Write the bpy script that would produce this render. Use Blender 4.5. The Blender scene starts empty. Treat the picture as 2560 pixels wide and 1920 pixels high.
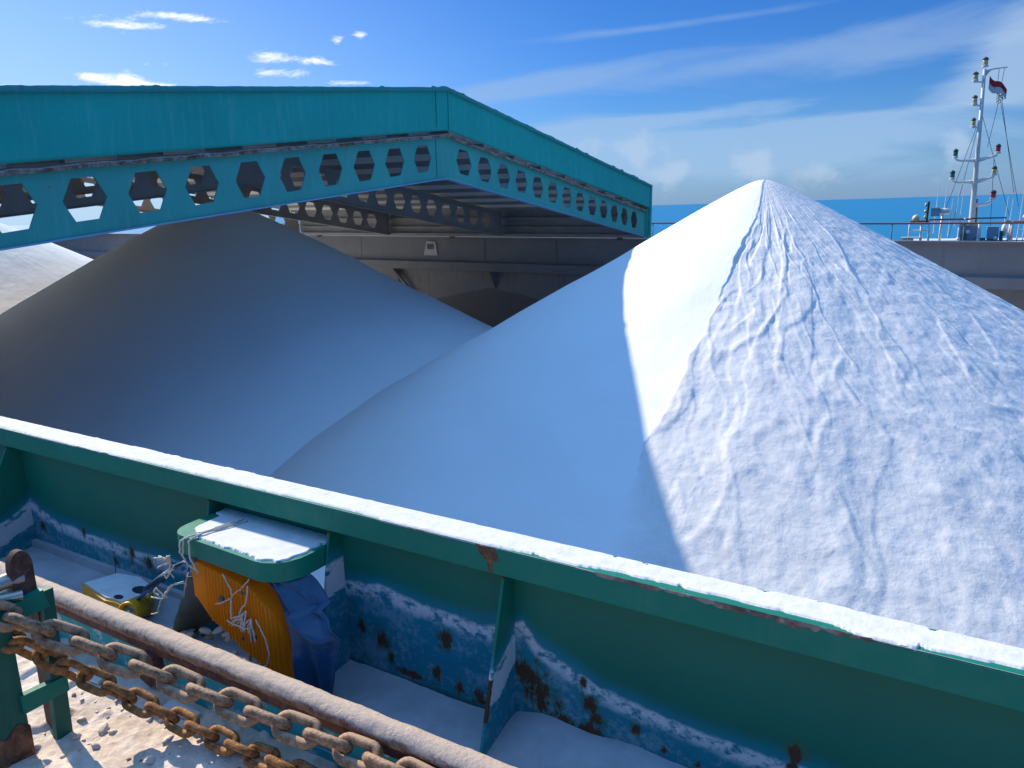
import bpy, bmesh, math, random
import numpy as np
from mathutils import Vector, Matrix, Euler
random.seed(7)
RNG = np.random.default_rng(5)
SC = bpy.context.scene
COL = SC.collection
R = math.radians

# ------------------------------------------------------------------ noise
def _hash(ix, iy, s):
    n = (ix.astype(np.int64) * 374761393 + iy.astype(np.int64) * 668265263 + s * 974634777) & 0xffffffff
    n = ((n ^ (n >> 13)) * 1274126177) & 0xffffffff
    return ((n ^ (n >> 16)) & 0xffff) / 65535.0
def vnoise(x, y, s=0):
    x = np.asarray(x, float); y = np.asarray(y, float)
    x, y = np.broadcast_arrays(x, y)
    ix = np.floor(x); iy = np.floor(y); fx = x - ix; fy = y - iy
    ux = fx * fx * fx * (fx * (fx * 6 - 15) + 10); uy = fy * fy * fy * (fy * (fy * 6 - 15) + 10)
    a = _hash(ix, iy, s); b = _hash(ix + 1, iy, s); c = _hash(ix, iy + 1, s); d = _hash(ix + 1, iy + 1, s)
    return (a + (b - a) * ux) * (1 - uy) + (c + (d - c) * ux) * uy
def fbm(x, y, o=4, s=0, g=.5):
    t = 0; a = 1; n = 0
    for i in range(o):
        t = t + a * vnoise(x * 2 ** i + 17.3 * i, y * 2 ** i - 9.1 * i, s + i); n += a; a *= g
    return t / n
def sstep(a, b, x):
    t = np.clip((x - a) / (b - a), 0, 1); return t * t * (3 - 2 * t)

# ------------------------------------------------------------------ object helpers
def tag(o, label=None, cat=None, group=None, kind=None):
    if label: o['label'] = label
    if cat: o['category'] = cat
    if group: o['group'] = group
    if kind: o['kind'] = kind
    return o
def empty(name, loc, label, cat, group=None, rot=(0, 0, 0)):
    o = bpy.data.objects.new(name, None); COL.objects.link(o)
    o.location = loc; o.rotation_euler = rot; o.empty_display_size = .1
    return tag(o, label, cat, group)
def mesh_obj(name, me, mat, parent=None, loc=(0, 0, 0), smooth=False):
    o = bpy.data.objects.new(name, me); COL.objects.link(o)
    o.location = loc
    if mat: me.materials.append(mat)
    if parent: o.parent = parent
    if smooth: me.polygons.foreach_set('use_smooth', [True] * len(me.polygons))
    return o
def np_grid(name, X, Y, Z, mat, parent=None, smooth=True, attrs=None, mask=None, closed=False, loc=(0, 0, 0), uv=None):
    """X,Y,Z arrays (n,m) -> quad sheet."""
    X, Y, Z = np.broadcast_arrays(X, Y, Z)
    n, m = X.shape
    me = bpy.data.meshes.new(name)
    co = np.stack([X, Y, Z], -1).reshape(-1, 3).astype(np.float32)
    i, j = np.meshgrid(np.arange(n if closed else n - 1), np.arange(m - 1), indexing='ij')
    i2 = (i + 1) % n
    q = np.stack([i * m + j, i2 * m + j, i2 * m + j + 1, i * m + j + 1], -1).reshape(-1, 4)
    if mask is not None:
        q = q[mask.reshape(-1)]
    me.vertices.add(len(co)); me.vertices.foreach_set('co', co.ravel())
    me.loops.add(q.size); me.loops.foreach_set('vertex_index', q.ravel().astype(np.int32))
    me.polygons.add(len(q))
    me.polygons.foreach_set('loop_start', np.arange(0, q.size, 4, dtype=np.int32))
    me.polygons.foreach_set('loop_total', np.full(len(q), 4, dtype=np.int32))
    me.polygons.foreach_set('use_smooth', np.full(len(q), smooth))
    me.update(calc_edges=True); me.validate()
    if attrs:
        for k, v in attrs.items():
            a = me.attributes.new(k, 'FLOAT', 'POINT'); a.data.foreach_set('value', v.ravel().astype(np.float32))
    return mesh_obj(name, me, mat, parent, loc)
class MB:
    def __init__(s): s.bm = bmesh.new()
    def box(s, x0, x1, y0, y1, z0, z1, M=None):
        v = [s.bm.verts.new((x, y, z)) for z in (z0, z1) for y in (y0, y1) for x in (x0, x1)]
        for f in ((0, 2, 3, 1), (4, 5, 7, 6), (0, 1, 5, 4), (2, 6, 7, 3), (0, 4, 6, 2), (1, 3, 7, 5)):
            s.bm.faces.new([v[i] for i in f])
        if M is not None:
            for q in v: q.co = M @ q.co
        return s
    def prism(s, pts, axis, a, b):
        """extrude a 2-D outline; axis x -> pts are (y,z), y -> (x,z), z -> (x,y)"""
        def P(p, t):
            return {'x': (t, p[0], p[1]), 'y': (p[0], t, p[1]), 'z': (p[0], p[1], t)}[axis]
        A = [s.bm.verts.new(P(p, a)) for p in pts]; B = [s.bm.verts.new(P(p, b)) for p in pts]
        n = len(pts)
        s.bm.faces.new(A); s.bm.faces.new(B[::-1])
        for i in range(n): s.bm.faces.new((A[i], B[i], B[(i + 1) % n], A[(i + 1) % n]))
        return s
    def tube(s, pts, r, seg=8, cap=True, closed=False):
        pts = [Vector(p) for p in pts]; n = len(pts)
        rr = r if isinstance(r, (list, tuple)) else [r] * n
        rings = []; up = None
        for i, p in enumerate(pts):
            if closed: d = pts[(i + 1) % n] - pts[i - 1]
            else: d = pts[min(i + 1, n - 1)] - pts[max(i - 1, 0)]
            if d.length < 1e-9: d = Vector((0, 0, 1))
            d.normalize()
            if up is None: up = Vector((0, 0, 1)) if abs(d.z) < .9 else Vector((1, 0, 0))
            u = up - d * up.dot(d)
            if u.length < 1e-6: u = d.orthogonal()
            u.normalize(); w = d.cross(u); up = u
            rings.append([s.bm.verts.new(p + (u * math.cos(2 * math.pi * k / seg) + w * math.sin(2 * math.pi * k / seg)) * rr[i]) for k in range(seg)])
        for i in range(n if closed else n - 1):
            a, b = rings[i], rings[(i + 1) % n]
            for k in range(seg): s.bm.faces.new((a[k], a[(k + 1) % seg], b[(k + 1) % seg], b[k]))
        if cap and not closed:
            s.bm.faces.new(rings[0][::-1]); s.bm.faces.new(rings[-1])
        return s
    def lathe(s, prof, c=(0, 0, 0), seg=16, M=None):
        rings = []
        for (r, z) in prof:
            rings.append([s.bm.verts.new((c[0] + max(r, 1e-4) * math.cos(2 * math.pi * k / seg), c[1] + max(r, 1e-4) * math.sin(2 * math.pi * k / seg), c[2] + z)) for k in range(seg)])
        for a, b in zip(rings, rings[1:]):
            for k in range(seg): s.bm.faces.new((a[k], a[(k + 1) % seg], b[(k + 1) % seg], b[k]))
        s.bm.faces.new(rings[0][::-1]); s.bm.faces.new(rings[-1])
        if M is not None:
            for rg in rings:
                for v in rg: v.co = M @ v.co
        return s
    def bevel(s, w, seg=2, ang=40):
        es = [e for e in s.bm.edges if len(e.link_faces) == 2 and e.calc_face_angle(0) > R(ang)]
        bmesh.ops.bevel(s.bm, geom=es, offset=w, segments=seg, profile=.5, affect='EDGES', clamp_overlap=True)
        return s
    def build(s, name, mat, parent=None, smooth=False, loc=(0, 0, 0)):
        bmesh.ops.recalc_face_normals(s.bm, faces=s.bm.faces)
        me = bpy.data.meshes.new(name); s.bm.to_mesh(me); s.bm.free()
        return mesh_obj(name, me, mat, parent, loc, smooth)
def autosmooth(o, ang=40):
    me = o.data
    me.polygons.foreach_set('use_smooth', [True] * len(me.polygons))
    bm = bmesh.new(); bm.from_mesh(me)
    for e in bm.edges:
        e.smooth = not (len(e.link_faces) == 2 and e.calc_face_angle(0) > R(ang))
    bm.to_mesh(me); bm.free()
    return o

# ------------------------------------------------------------------ node helpers
class NT:
    def __init__(s, nt): s.nt = nt; s.L = nt.links
    def node(s, t, **k):
        n = s.nt.nodes.new(t)
        for a, b in k.items(): setattr(n, a, b)
        return n
    def put(s, sock, v):
        if v is None: return
        if isinstance(v, bpy.types.NodeSocket): s.L.new(v, sock)
        elif isinstance(v, (tuple, list)) and len(v) == 3 and sock.type == 'RGBA': sock.default_value = (*v, 1)
        else: sock.default_value = v
    def m(s, op, a, b=None, c=None, clamp=False):
        n = s.node('ShaderNodeMath', operation=op, use_clamp=clamp)
        s.put(n.inputs[0], a); s.put(n.inputs[1], b)
        if c is not None: s.put(n.inputs[2], c)
        return n.outputs[0]
    def ramp(s, x, a, b, lo=0., hi=1.):
        n = s.node('ShaderNodeMapRange', interpolation_type='SMOOTHSTEP')
        s.put(n.inputs[0], x); s.put(n.inputs[1], a); s.put(n.inputs[2], b); s.put(n.inputs[3], lo); s.put(n.inputs[4], hi)
        return n.outputs[0]
    def mix(s, f, a, b, blend='MIX'):
        n = s.node('ShaderNodeMix', data_type='RGBA', blend_type=blend)
        s.put(n.inputs[0], f); s.put(n.inputs[6], a); s.put(n.inputs[7], b)
        return n.outputs[2]
    def noise(s, vec, scale, detail=4, rough=.55, dist=0, out=0):
        n = s.node('ShaderNodeTexNoise'); s.put(n.inputs['Vector'], vec)
        n.inputs['Scale'].default_value = scale; n.inputs['Detail'].default_value = detail
        n.inputs['Roughness'].default_value = rough; n.inputs['Distortion'].default_value = dist
        return n.outputs[out]
    def mapping(s, vec, scale=(1, 1, 1), loc=(0, 0, 0), rot=(0, 0, 0)):
        n = s.node('ShaderNodeMapping'); s.put(n.inputs[0], vec)
        n.inputs['Scale'].default_value = scale; n.inputs['Location'].default_value = loc; n.inputs['Rotation'].default_value = rot
        return n.outputs[0]
    def pos(s): return s.node('ShaderNodeNewGeometry').outputs['Position']
    def obj(s): return s.node('ShaderNodeTexCoord').outputs['Object']
    def xyz(s, v):
        n = s.node('ShaderNodeSeparateXYZ'); s.put(n.inputs[0], v); return n.outputs
    def attr(s, name):
        n = s.node('ShaderNodeAttribute', attribute_name=name); return n.outputs['Fac']
    def bump(s, h, strength=.5, dist=.01, normal=None):
        n = s.node('ShaderNodeBump'); s.put(n.inputs['Height'], h)
        n.inputs['Strength'].default_value = strength; n.inputs['Distance'].default_value = dist
        if normal is not None: s.put(n.inputs['Normal'], normal)
        return n.outputs[0]
def material(name):
    m = bpy.data.materials.new(name); m.use_nodes = True
    t = NT(m.node_tree); b = m.node_tree.nodes['Principled BSDF']
    return m, t, b
def setp(t, b, col=None, rough=None, metal=None, normal=None, spec=None):
    if col is not None: t.put(b.inputs['Base Color'], col)
    if rough is not None: t.put(b.inputs['Roughness'], rough)
    if metal is not None: t.put(b.inputs['Metallic'], metal)
    if normal is not None: t.put(b.inputs['Normal'], normal)
    if spec is not None: t.put(b.inputs['Specular IOR Level'], spec)

def simple_mat(name, col, rough=.6, metal=0, var=.15, scale=6, rustamt=0., bump=.15, rust=(.16, .055, .02), dust=0., spec=.5):
    m, t, b = material(name)
    p = t.obj()
    n = t.noise(p, scale, 6, .6)
    c = t.mix(n, tuple(v * (1 - var) for v in col), tuple(min(1, v * (1 + var)) for v in col))
    if dust:
        nz = t.xyz(t.node('ShaderNodeNewGeometry').outputs['Normal'])[2]
        d = t.ramp(t.m('ADD', nz, t.m('MULTIPLY', t.noise(p, scale * 4, 5, .7), .8)), 1.15 - dust, 1.5 - dust)
        c = t.mix(d, c, (.66, .60, .54))
    if rustamt:
        r = t.ramp(t.noise(p, scale * 2.3, 8, .7), .72 - rustamt, .76 - rustamt * .8)
        c = t.mix(r, c, rust)
    setp(t, b, c, rough, metal, t.bump(t.noise(p, scale * 8, 6, .65), bump, .004), spec)
    return m

# ---- paint / steel
def teal_mat(name, base, wear=.1, rustk=.0, streak=True, dust=0.):
    m, t, b = material(name)
    p = t.pos()
    big = t.noise(p, 1.3, 5, .6)
    c = t.mix(big, tuple(v * .8 for v in base), tuple(v * 1.2 for v in base))
    st = t.noise(t.mapping(p, (9, 9, .9)), 1.5, 6, .65)
    c = t.mix(t.ramp(st, .5, .75, 0, .35 if base[1] > .2 else .12), c, (base[0] + .12, base[1] * 1.1 + .06, base[2] * 1.1 + .06))
    sp = t.noise(p, 14, 8, .75)
    c = t.mix(t.ramp(sp, .66, .72, 0, wear * 5), c, (.32, .36, .36))
    ru = t.noise(t.mapping(p, (1, 1, .6)), 5.2, 9, .72)
    c = t.mix(t.ramp(ru, .70 - rustk, .735 - rustk), c, t.mix(t.noise(p, 40, 4), (.10, .035, .015), (.26, .10, .04)))
    if dust:
        d = t.ramp(t.noise(p, 11, 7, .7), .62 - dust, .74 - dust, 0, .75)
        c = t.mix(d, c, (.62, .57, .53))
    setp(t, b, c, t.ramp(sp, .3, .7, .5, .7), 0, t.bump(t.noise(p, 3, 6, .6), .25, .02, t.bump(sp, .25, .003)), .3)
    return m
M_TEAL = teal_mat('teal_paint', (.006, .36, .31), .16, .012)
M_TEAL_IN = teal_mat('girder_paint', (.05, .36, .31), .2, .045)
M_INNER = simple_mat('grey_underside', (.27, .27, .27), .6, 0, .3, 3, .03)
M_ROOFIN = simple_mat('galvanised_ribs', (.74, .72, .68), .5, 0, .2, 4, .02)
M_BLACKISH = simple_mat('gap_shade_plate', (.035, .033, .032), .8)  # near-black colour stands in for the shade in the gap below the fascia
M_GREEN = teal_mat('green_paint', (.001, .165, .105), .04, -.02)
M_GREEN_WEATHERED = teal_mat('weathered_green_paint', (.006, .095, .065), .10, .05)

def rusty_mat(name, a=(.05, .02, .012), b_=(.22, .10, .05), scale=10, dust=0., dustcol=(.60, .53, .46), bump=.6, bd=.006):
    m, t, b = material(name)
    p = t.obj()
    n = t.noise(p, scale, 8, .7); n2 = t.noise(p, scale * 4.5, 6, .7)
    c = t.mix(t.ramp(n, .35, .65), a, b_)
    c = t.mix(t.ramp(n2, .5, .75, 0, .6), c, tuple(min(1, v * 1.9) for v in b_))
    if dust:
        nz = t.xyz(t.node('ShaderNodeNewGeometry').outputs['Normal'])[2]
        k = t.m('ADD', t.m('MULTIPLY', nz, .55), t.m('ADD', t.m('MULTIPLY', n2, .5), t.m('MULTIPLY', n, .3)))
        c = t.mix(t.ramp(k, 1.0 - dust, 1.22 - dust), c, t.mix(n2, tuple(v * .75 for v in dustcol), tuple(min(1, v * 1.2) for v in dustcol)))
    setp(t, b, c, .8, 0, t.bump(t.m('ADD', n, t.m('MULTIPLY', n2, .5)), bump, bd), .3)
    return m
M_RUST = rusty_mat('rusty_steel')
M_FLANGE_RUST = rusty_mat('scaled_rust', (.10, .05, .035), (.36, .26, .21), 7, .42, (.55, .50, .46))
M_RAIL = rusty_mat('dusty_rail', (.14, .07, .04), (.34, .22, .15), 22, .58, (.50, .385, .295), .9, .006)
M_CHAIN_D = rusty_mat('dusty_chain', (.11, .055, .028), (.36, .20, .105), 34, .24, (.46, .29, .17), .6, .003)
M_CHAIN_R = rusty_mat('rusty_chain', (.11, .04, .012), (.38, .165, .05), 38, .10, (.5, .36, .2), .8, .003)
M_LUG = rusty_mat('rusty_lug', (.05, .025, .018), (.15, .07, .05), 12, .0)

# ---- salt
def salt_mat(name, rough_side=True, grey=1.0):
    m, t, b = material(name)
    p = t.obj(); th = t.attr('ang'); ra = t.attr('rad'); k = t.attr('rough_side')
    comb = t.node('ShaderNodeCombineXYZ'); t.put(comb.inputs[0], t.m('MULTIPLY', th, 6.)); t.put(comb.inputs[1], t.m('MULTIPLY', ra, .9)); comb.inputs[2].default_value = 0
    st = t.noise(comb.outputs[0], 2.2, 9, .66, .6)
    ln = t.noise(p, 3.2, 8, .58, .2)
    fn = t.noise(p, 26, 7, .65)
    h = t.m('ADD', t.m('MULTIPLY', ln, .9), t.m('ADD', t.m('MULTIPLY', st, .5), t.m('ADD', t.m('MULTIPLY', t.noise(p, 8, 5, .55, .2), .34), t.m('MULTIPLY', fn, .10))))
    soft = t.m('ADD', t.m('MULTIPLY', t.noise(p, 45, 5, .6), .12), t.m('ADD', t.m('MULTIPLY', st, .30), t.m('MULTIPLY', ln, .12)))
    hh = t.m('ADD', t.m('MULTIPLY', h, k), t.m('MULTIPLY', soft, t.m('SUBTRACT', 1., k)))
    c = t.mix(t.noise(p, 1.1, 5, .6), (.80 * grey, .79 * grey, .77 * grey), (.86 * grey, .85 * grey, .83 * grey))
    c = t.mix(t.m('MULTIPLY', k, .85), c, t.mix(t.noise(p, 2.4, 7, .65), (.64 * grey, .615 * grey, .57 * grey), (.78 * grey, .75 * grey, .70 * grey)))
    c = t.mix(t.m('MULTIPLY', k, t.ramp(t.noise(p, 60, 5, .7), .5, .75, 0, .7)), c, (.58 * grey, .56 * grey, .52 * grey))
    setp(t, b, c, .85, 0, t.bump(hh, .8, .023), .2)
    return m
M_SALT = salt_mat('salt')
def dust_mat(name, a, b_, scale=8, bump=.5, bd=.01, spots=None):
    m, t, b = material(name)
    p = t.pos()
    n = t.noise(p, scale, 8, .62); n2 = t.noise(p, scale * 7, 6, .7)
    c = t.mix(t.ramp(n, .3, .7), a, b_)
    if spots: c = t.mix(t.ramp(n2, .66, .72, 0, .8), c, spots)
    setp(t, b, c, .9, 0, t.bump(t.m('ADD', n, t.m('MULTIPLY', n2, .35)), bump, bd), .15)
    return m
M_SALTDUST = dust_mat('salt_dust', (.60, .595, .58), (.70, .69, .68), 18, .5, .006, (.54, .53, .51))
M_DECK = dust_mat('dusty_deck', (.34, .34, .36), (.46, .45, .47), 6, .4, .006, (.30, .30, .33))
M_SAND = dust_mat('salty_sand', (.56, .43, .32), (.82, .68, .55), 11, .8, .016, (.45, .37, .29))
M_PEB = simple_mat('shell_stone', (.60, .50, .40), .7, 0, .35, 20, .03)
M_PEBB = simple_mat('brown_shell', (.30, .16, .08), .7, 0, .4, 20, .1)
M_GREYHOLD = None

# ---- coaming wall with washed lower band
def wall_mat():
    m, t, b = material('coaming_paint')
    p = t.pos(); dz = t.attr('dz'); ru = t.attr('rust'); foot = t.attr('foot')
    ps = t.mapping(p, (1, 1, 1.9))
    n1 = t.noise(ps, 5, 7, .65); n2 = t.noise(ps, 14, 8, .7); n3 = t.noise(p, 45, 6, .7)
    d = t.m('ADD', dz, t.m('MULTIPLY', t.m('SUBTRACT', n1, .5), .055))
    green = t.mix(t.noise(p, 1.6, 4), (.001, .105, .065), (.003, .165, .105))
    green = t.mix(t.ramp(t.noise(p, 2.3, 3), .6, .8, 0, .4), green, (.04, .11, .04))
    blue = t.mix(n2, (.003, .15, .20), (.010, .24, .30))
    n4 = t.noise(t.mapping(p, (1, 1, .55)), 21, 9, .75)
    c = t.mix(t.ramp(d, .075, .0), green, blue)
    # thin whitish scouring lower down
    sc = t.m('MULTIPLY', t.ramp(t.m('ADD', t.m('MULTIPLY', n1, .5), t.m('MULTIPLY', n3, .5)), .47, .60), t.ramp(d, .0, -.06))
    c = t.mix(t.m('MULTIPLY', sc, .38), c, (.42, .45, .48))
    band = t.m('MULTIPLY', t.ramp(d, .018, .002), t.ramp(d, -.058, -.022))
    band = t.m('MULTIPLY', band, t.ramp(t.m('ADD', n2, t.m('MULTIPLY', n3, .5)), .62, .80))
    c = t.mix(band, c, t.mix(n3, (.50, .46, .46), (.70, .66, .65)))
    w = t.attr('white')
    wk = t.ramp(t.m('ADD', w, t.m('MULTIPLY', t.m('SUBTRACT', n2, .5), .9)), .42, .52)
    c = t.mix(wk, c, t.mix(n3, (.50, .46, .45), (.68, .64, .62)))
    f = t.ramp(t.m('ADD', foot, t.m('MULTIPLY', t.m('SUBTRACT', n1, .5), .05)), .035, .015)
    c = t.mix(t.m('MULTIPLY', f, .8), c, (.012, .075, .06))
    rk = t.ramp(t.m('ADD', ru, t.m('MULTIPLY', t.m('SUBTRACT', n4, .5), 3.6)), .55, .72)
    rk = t.m('MULTIPLY', rk, t.ramp(ru, .08, .25))
    rk2 = t.m('MULTIPLY', t.ramp(t.m('ADD', ru, t.m('MULTIPLY', t.m('SUBTRACT', n4, .5), 3.6)), .2, .55, 0, .6), t.ramp(ru, .03, .2))
    c = t.mix(rk2, c, (.06, .10, .03))
    c = t.mix(rk, c, t.mix(n3, (.035, .018, .012), (.15, .06, .025)))
    setp(t, b, c, t.m('ADD', .5, t.m('MULTIPLY', rk, .4)), 0, t.bump(t.noise(p, 2.2, 4), .3, .03, t.bump(n3, .3, .002)), .3)
    return m
M_WALL = wall_mat()

# ================================================================== CAMERA
R3 = Matrix(((0.865, -0.102, 0.491), (0.502, 0.206, -0.840), (-0.016, 0.973, 0.230)))
F = 1920.; CX = 1280.; CY = 960.
def horizon(x): return 507 - .0163 * (x - 1280)
def cray(px, py): return Vector(((px - CX) / F, -(py - CY) / F, -1.))
up = cray(0, horizon(0)).cross(cray(2560, horizon(2560))).normalized()
if up.y < 0: up = -up
Lg = cray(-2100, horizon(-2100)); Lg = (Lg - up * Lg.dot(up)).normalized()
xa = -Lg; ya = up.cross(xa)
R3 = Matrix((xa, ya, up))
CAMLOC = Vector((0, 0, 1.0))
cam = bpy.data.cameras.new('camera'); co = bpy.data.objects.new('camera', cam); COL.objects.link(co)
co.matrix_world = Matrix.Translation(CAMLOC) @ R3.to_4x4()
cam.sensor_width = 36; cam.lens = 36 * F / 2560; cam.clip_start = .02; cam.clip_end = 60000
SC.camera = co
SEA_N = Vector((-.0171, 0, 1)).normalized()

# ================================================================== LIGHT + SKY
SUN = Vector((-1.4, .37, 1.0)).normalized()
el = math.asin(SUN.z); az = math.atan2(SUN.x, SUN.y)
sl = bpy.data.lights.new('sun', 'SUN'); sl.energy = 4.9; sl.angle = R(.53); sl.color = (1, .90, .75)
so = bpy.data.objects.new('sun', sl); COL.objects.link(so)
so.rotation_euler = SUN.to_track_quat('Z', 'Y').to_euler(); so.location = (-20, 5, 20)
W = bpy.data.worlds.new('World'); SC.world = W; W.use_nodes = True
t = NT(W.node_tree); bg = W.node_tree.nodes['Background']
gen = t.node('ShaderNodeTexCoord').outputs['Generated']
vrot = t.mapping(gen, rot=(0, math.atan2(SEA_N.x, SEA_N.z) * -1, 0))
sky = t.node('ShaderNodeTexSky', sky_type='NISHITA'); sky.sun_disc = False
sky.sun_elevation = el; sky.sun_rotation = az; sky.altitude = 0; sky.air_density = 1.0; sky.dust_density = .6; sky.ozone_density = 3.5
t.put(sky.inputs[0], vrot)
hsv = t.node('ShaderNodeHueSaturation'); hsv.inputs['Saturation'].default_value = 1.3; hsv.inputs['Value'].default_value = 1.0
t.put(hsv.inputs['Color'], sky.outputs[0])
skyc = t.mix(1., hsv.outputs[0], (.50, .86, 1.16), 'MULTIPLY')
X, Y, Z = t.xyz(vrot)
A = t.m('ARCTAN2', X, Y)      # azimuth, 0 = +Y, negative to -X
E = t.m('ARCSINE', Z)
skyc = t.mix(1., skyc, t.mix(t.ramp(E, .28, .6), (.46, .46, .56), (1., 1., 1.)), 'MULTIPLY')  # low sky dimmed, upper sky kept at full strength for fill
def nz(sx, sz, scale, det=7, rough=.6, seed=0., dist=0.):
    c = t.node('ShaderNodeCombineXYZ'); t.put(c.inputs[0], t.m('MULTIPLY', A, sx)); t.put(c.inputs[1], t.m('MULTIPLY', E, sz)); c.inputs[2].default_value = seed
    return t.noise(c.outputs[0], scale, det, rough, dist)
n_puff = nz(1, 2.2, 20, 10, .70, 1.3, .5)
n_cir = nz(1, 5.5, 3.2, 9, .62, 4.1, .6)
n_fine = nz(1, 1.3, 26, 8, .62, 7.7)
def pix_dir(px, py):
    d = R3 @ cray(px, py); d.normalize()
    d = Matrix.Rotation(-math.atan2(SEA_N.x, SEA_N.z), 3, 'Y') @ d
    return math.atan2(d.x, d.y), math.asin(d.z)
def blob(px, py, wa, we, tilt=0.):
    a, e = pix_dir(px, py)
    da = t.m('SUBTRACT', A, a); de = t.m('SUBTRACT', t.m('SUBTRACT', E, e), t.m('MULTIPLY', da, tilt))
    q = t.m('ADD', t.m('POWER', t.m('ABSOLUTE', t.m('DIVIDE', da, wa)), 2.), t.m('POWER', t.m('ABSOLUTE', t.m('DIVIDE', de, we)), 2.))
    return t.m('POWER', 2.718, t.m('MULTIPLY', q, -1.))
def addall(ls):
    r = ls[0]
    for q in ls[1:]: r = t.m('ADD', r, q)
    return r
puffs = addall([blob(270, 60, .030, .008), blob(360, 68, .02, .004), blob(430, 38, .035, .004), blob(530, 52, .030, .004),
                blob(690, 142, .034, .008), blob(790, 152, .03, .005), blob(665, 182, .02, .005), blob(735, 181, .02, .006),
                blob(325, 208, .022, .014), blob(410, 214, .03, .004), blob(245, 200, .018, .006), blob(215, 187, .012, .004), blob(370, 160, .02, .005),
                blob(845, 100, .009, .006), blob(900, 92, .009, .007), blob(870, 208, .03, .004)])
def cloudk(bl, n, amp, lo, hi): return t.m('MULTIPLY', t.ramp(t.m('ADD', bl, t.m('MULTIPLY', t.m('SUBTRACT', n, .5), amp)), lo, hi), t.ramp(bl, .04, .35))
k1 = t.m('MULTIPLY', cloudk(puffs, n_puff, 4.0, .45, 1.5), .92)
cir = addall([blob(1450, 190, .20, .012, .13), blob(1900, 145, .24, .014, .13), blob(2350, 100, .20, .017, .12), blob(1300, 222, .10, .012, .1), blob(1700, 60, .2, .006, .05)])
k2 = t.m('MULTIPLY', cloudk(cir, n_cir, 2.6, .20, 1.3), .50)
veil = addall([blob(1750, 350, .26, .022, .04), blob(2100, 345, .20, .018, .04), blob(1500, 345, .08, .026), blob(1850, 410, .28, .022, .0), blob(1600, 305, .16, .008, .06), blob(2100, 300, .14, .006, .05)])
k3 = t.m('MULTIPLY', cloudk(veil, n_cir, 3.4, .2, 1.3), .62)
rightc = addall([blob(2460, 215, .10, .026, .20), blob(2570, 150, .05, .06)])
k4 = t.m('MULTIPLY', cloudk(rightc, n_cir, 1.8, .3, 1.2), .60)
cum = addall([blob(1865, 425, .018, .030), blob(1905, 405, .012, .022), blob(1600, 395, .012, .022), blob(1660, 450, .022, .018), blob(1700, 430, .012, .014), blob(2080, 440, .03, .012), blob(2010, 440, .02, .014),
              blob(2370, 395, .017, .030), blob(2400, 370, .012, .018), blob(1560, 370, .05, .020)])
k5 = t.m('MULTIPLY', cloudk(cum, n_fine, 3.4, .30, 1.5), .50)
other = t.m('MULTIPLY', t.ramp(t.m('MULTIPLY', n_cir, t.ramp(E, .0, .25)), .52, .8), .35)
outside = t.ramp(t.m('ABSOLUTE', t.m('ADD', A, .53)), .75, 1.0)
k6 = t.m('MULTIPLY', other, outside)  # unseen clouds added outside the view to give fill light
CL = 6.6
c = skyc
hz = t.ramp(E, .13, .0, 0, .42)
c = t.mix(hz, c, (1.6, 2.65, 4.9))
c = t.mix(t.ramp(E, .45, .95, 0, .8), c, (1.75, 3.8, 7.8))  # overhead sky, above the frame, brightened as added blue fill
glow = t.m('MULTIPLY', t.ramp(t.m('ABSOLUTE', t.m('SUBTRACT', A, az)), .95, .1), t.ramp(E, .42, .02))
c = t.mix(t.m('MULTIPLY', glow, .75), c, (2.9, 4.1, 5.6))
for k, colr in ((k2, (1.9, 2.8, 4.3)), (k3, (2.1, 3.1, 4.5)), (k4, (2.6, 3.5, 4.6)), (k5, (2.9, 3.6, 4.6)), (k6, (3.4, 4.3, 5.6)), (k1, (6.0, 6.2, 6.3))):
    c = t.mix(k, c, colr)
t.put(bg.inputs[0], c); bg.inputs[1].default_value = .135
SC.view_settings.view_transform = 'Standard'; SC.view_settings.look = 'None'; SC.view_settings.exposure = 0.45; SC.view_settings.gamma = 1

# ================================================================== SEA
def sea():
    m, t, b = material('sea_water')
    p = t.pos()
    n1 = t.noise(t.mapping(p, (1, .55, 1)), .22, 8, .62); n2 = t.noise(t.mapping(p, (1, .6, 1)), .02, 5, .6)
    c = t.mix(n2, (.0, .13, .27), (.0, .19, .34))
    setp(t, b, c, .35, 0, t.bump(n1, .5, .6), .25)
    bm = MB(); rr = [0, 12, 30, 80, 250, 900, 3000, 10000, 40000]
    rings = []
    for r in rr[1:]:
        rings.append([bm.bm.verts.new((r * math.cos(a), r * math.sin(a), 0)) for a in [2 * math.pi * k / 96 for k in range(96)]])
    bm.bm.faces.new(rings[0])
    for a, q in zip(rings, rings[1:]):
        for k in range(96): bm.bm.faces.new((a[k], q[k], q[(k + 1) % 96], a[(k + 1) % 96]))
    o = bm.build('sea', m); o.location = (0, 10, -4.6)
    o.rotation_euler = SEA_N.to_track_quat('Z', 'Y').to_euler()
    tag(o, kind='structure')
sea()

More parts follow.
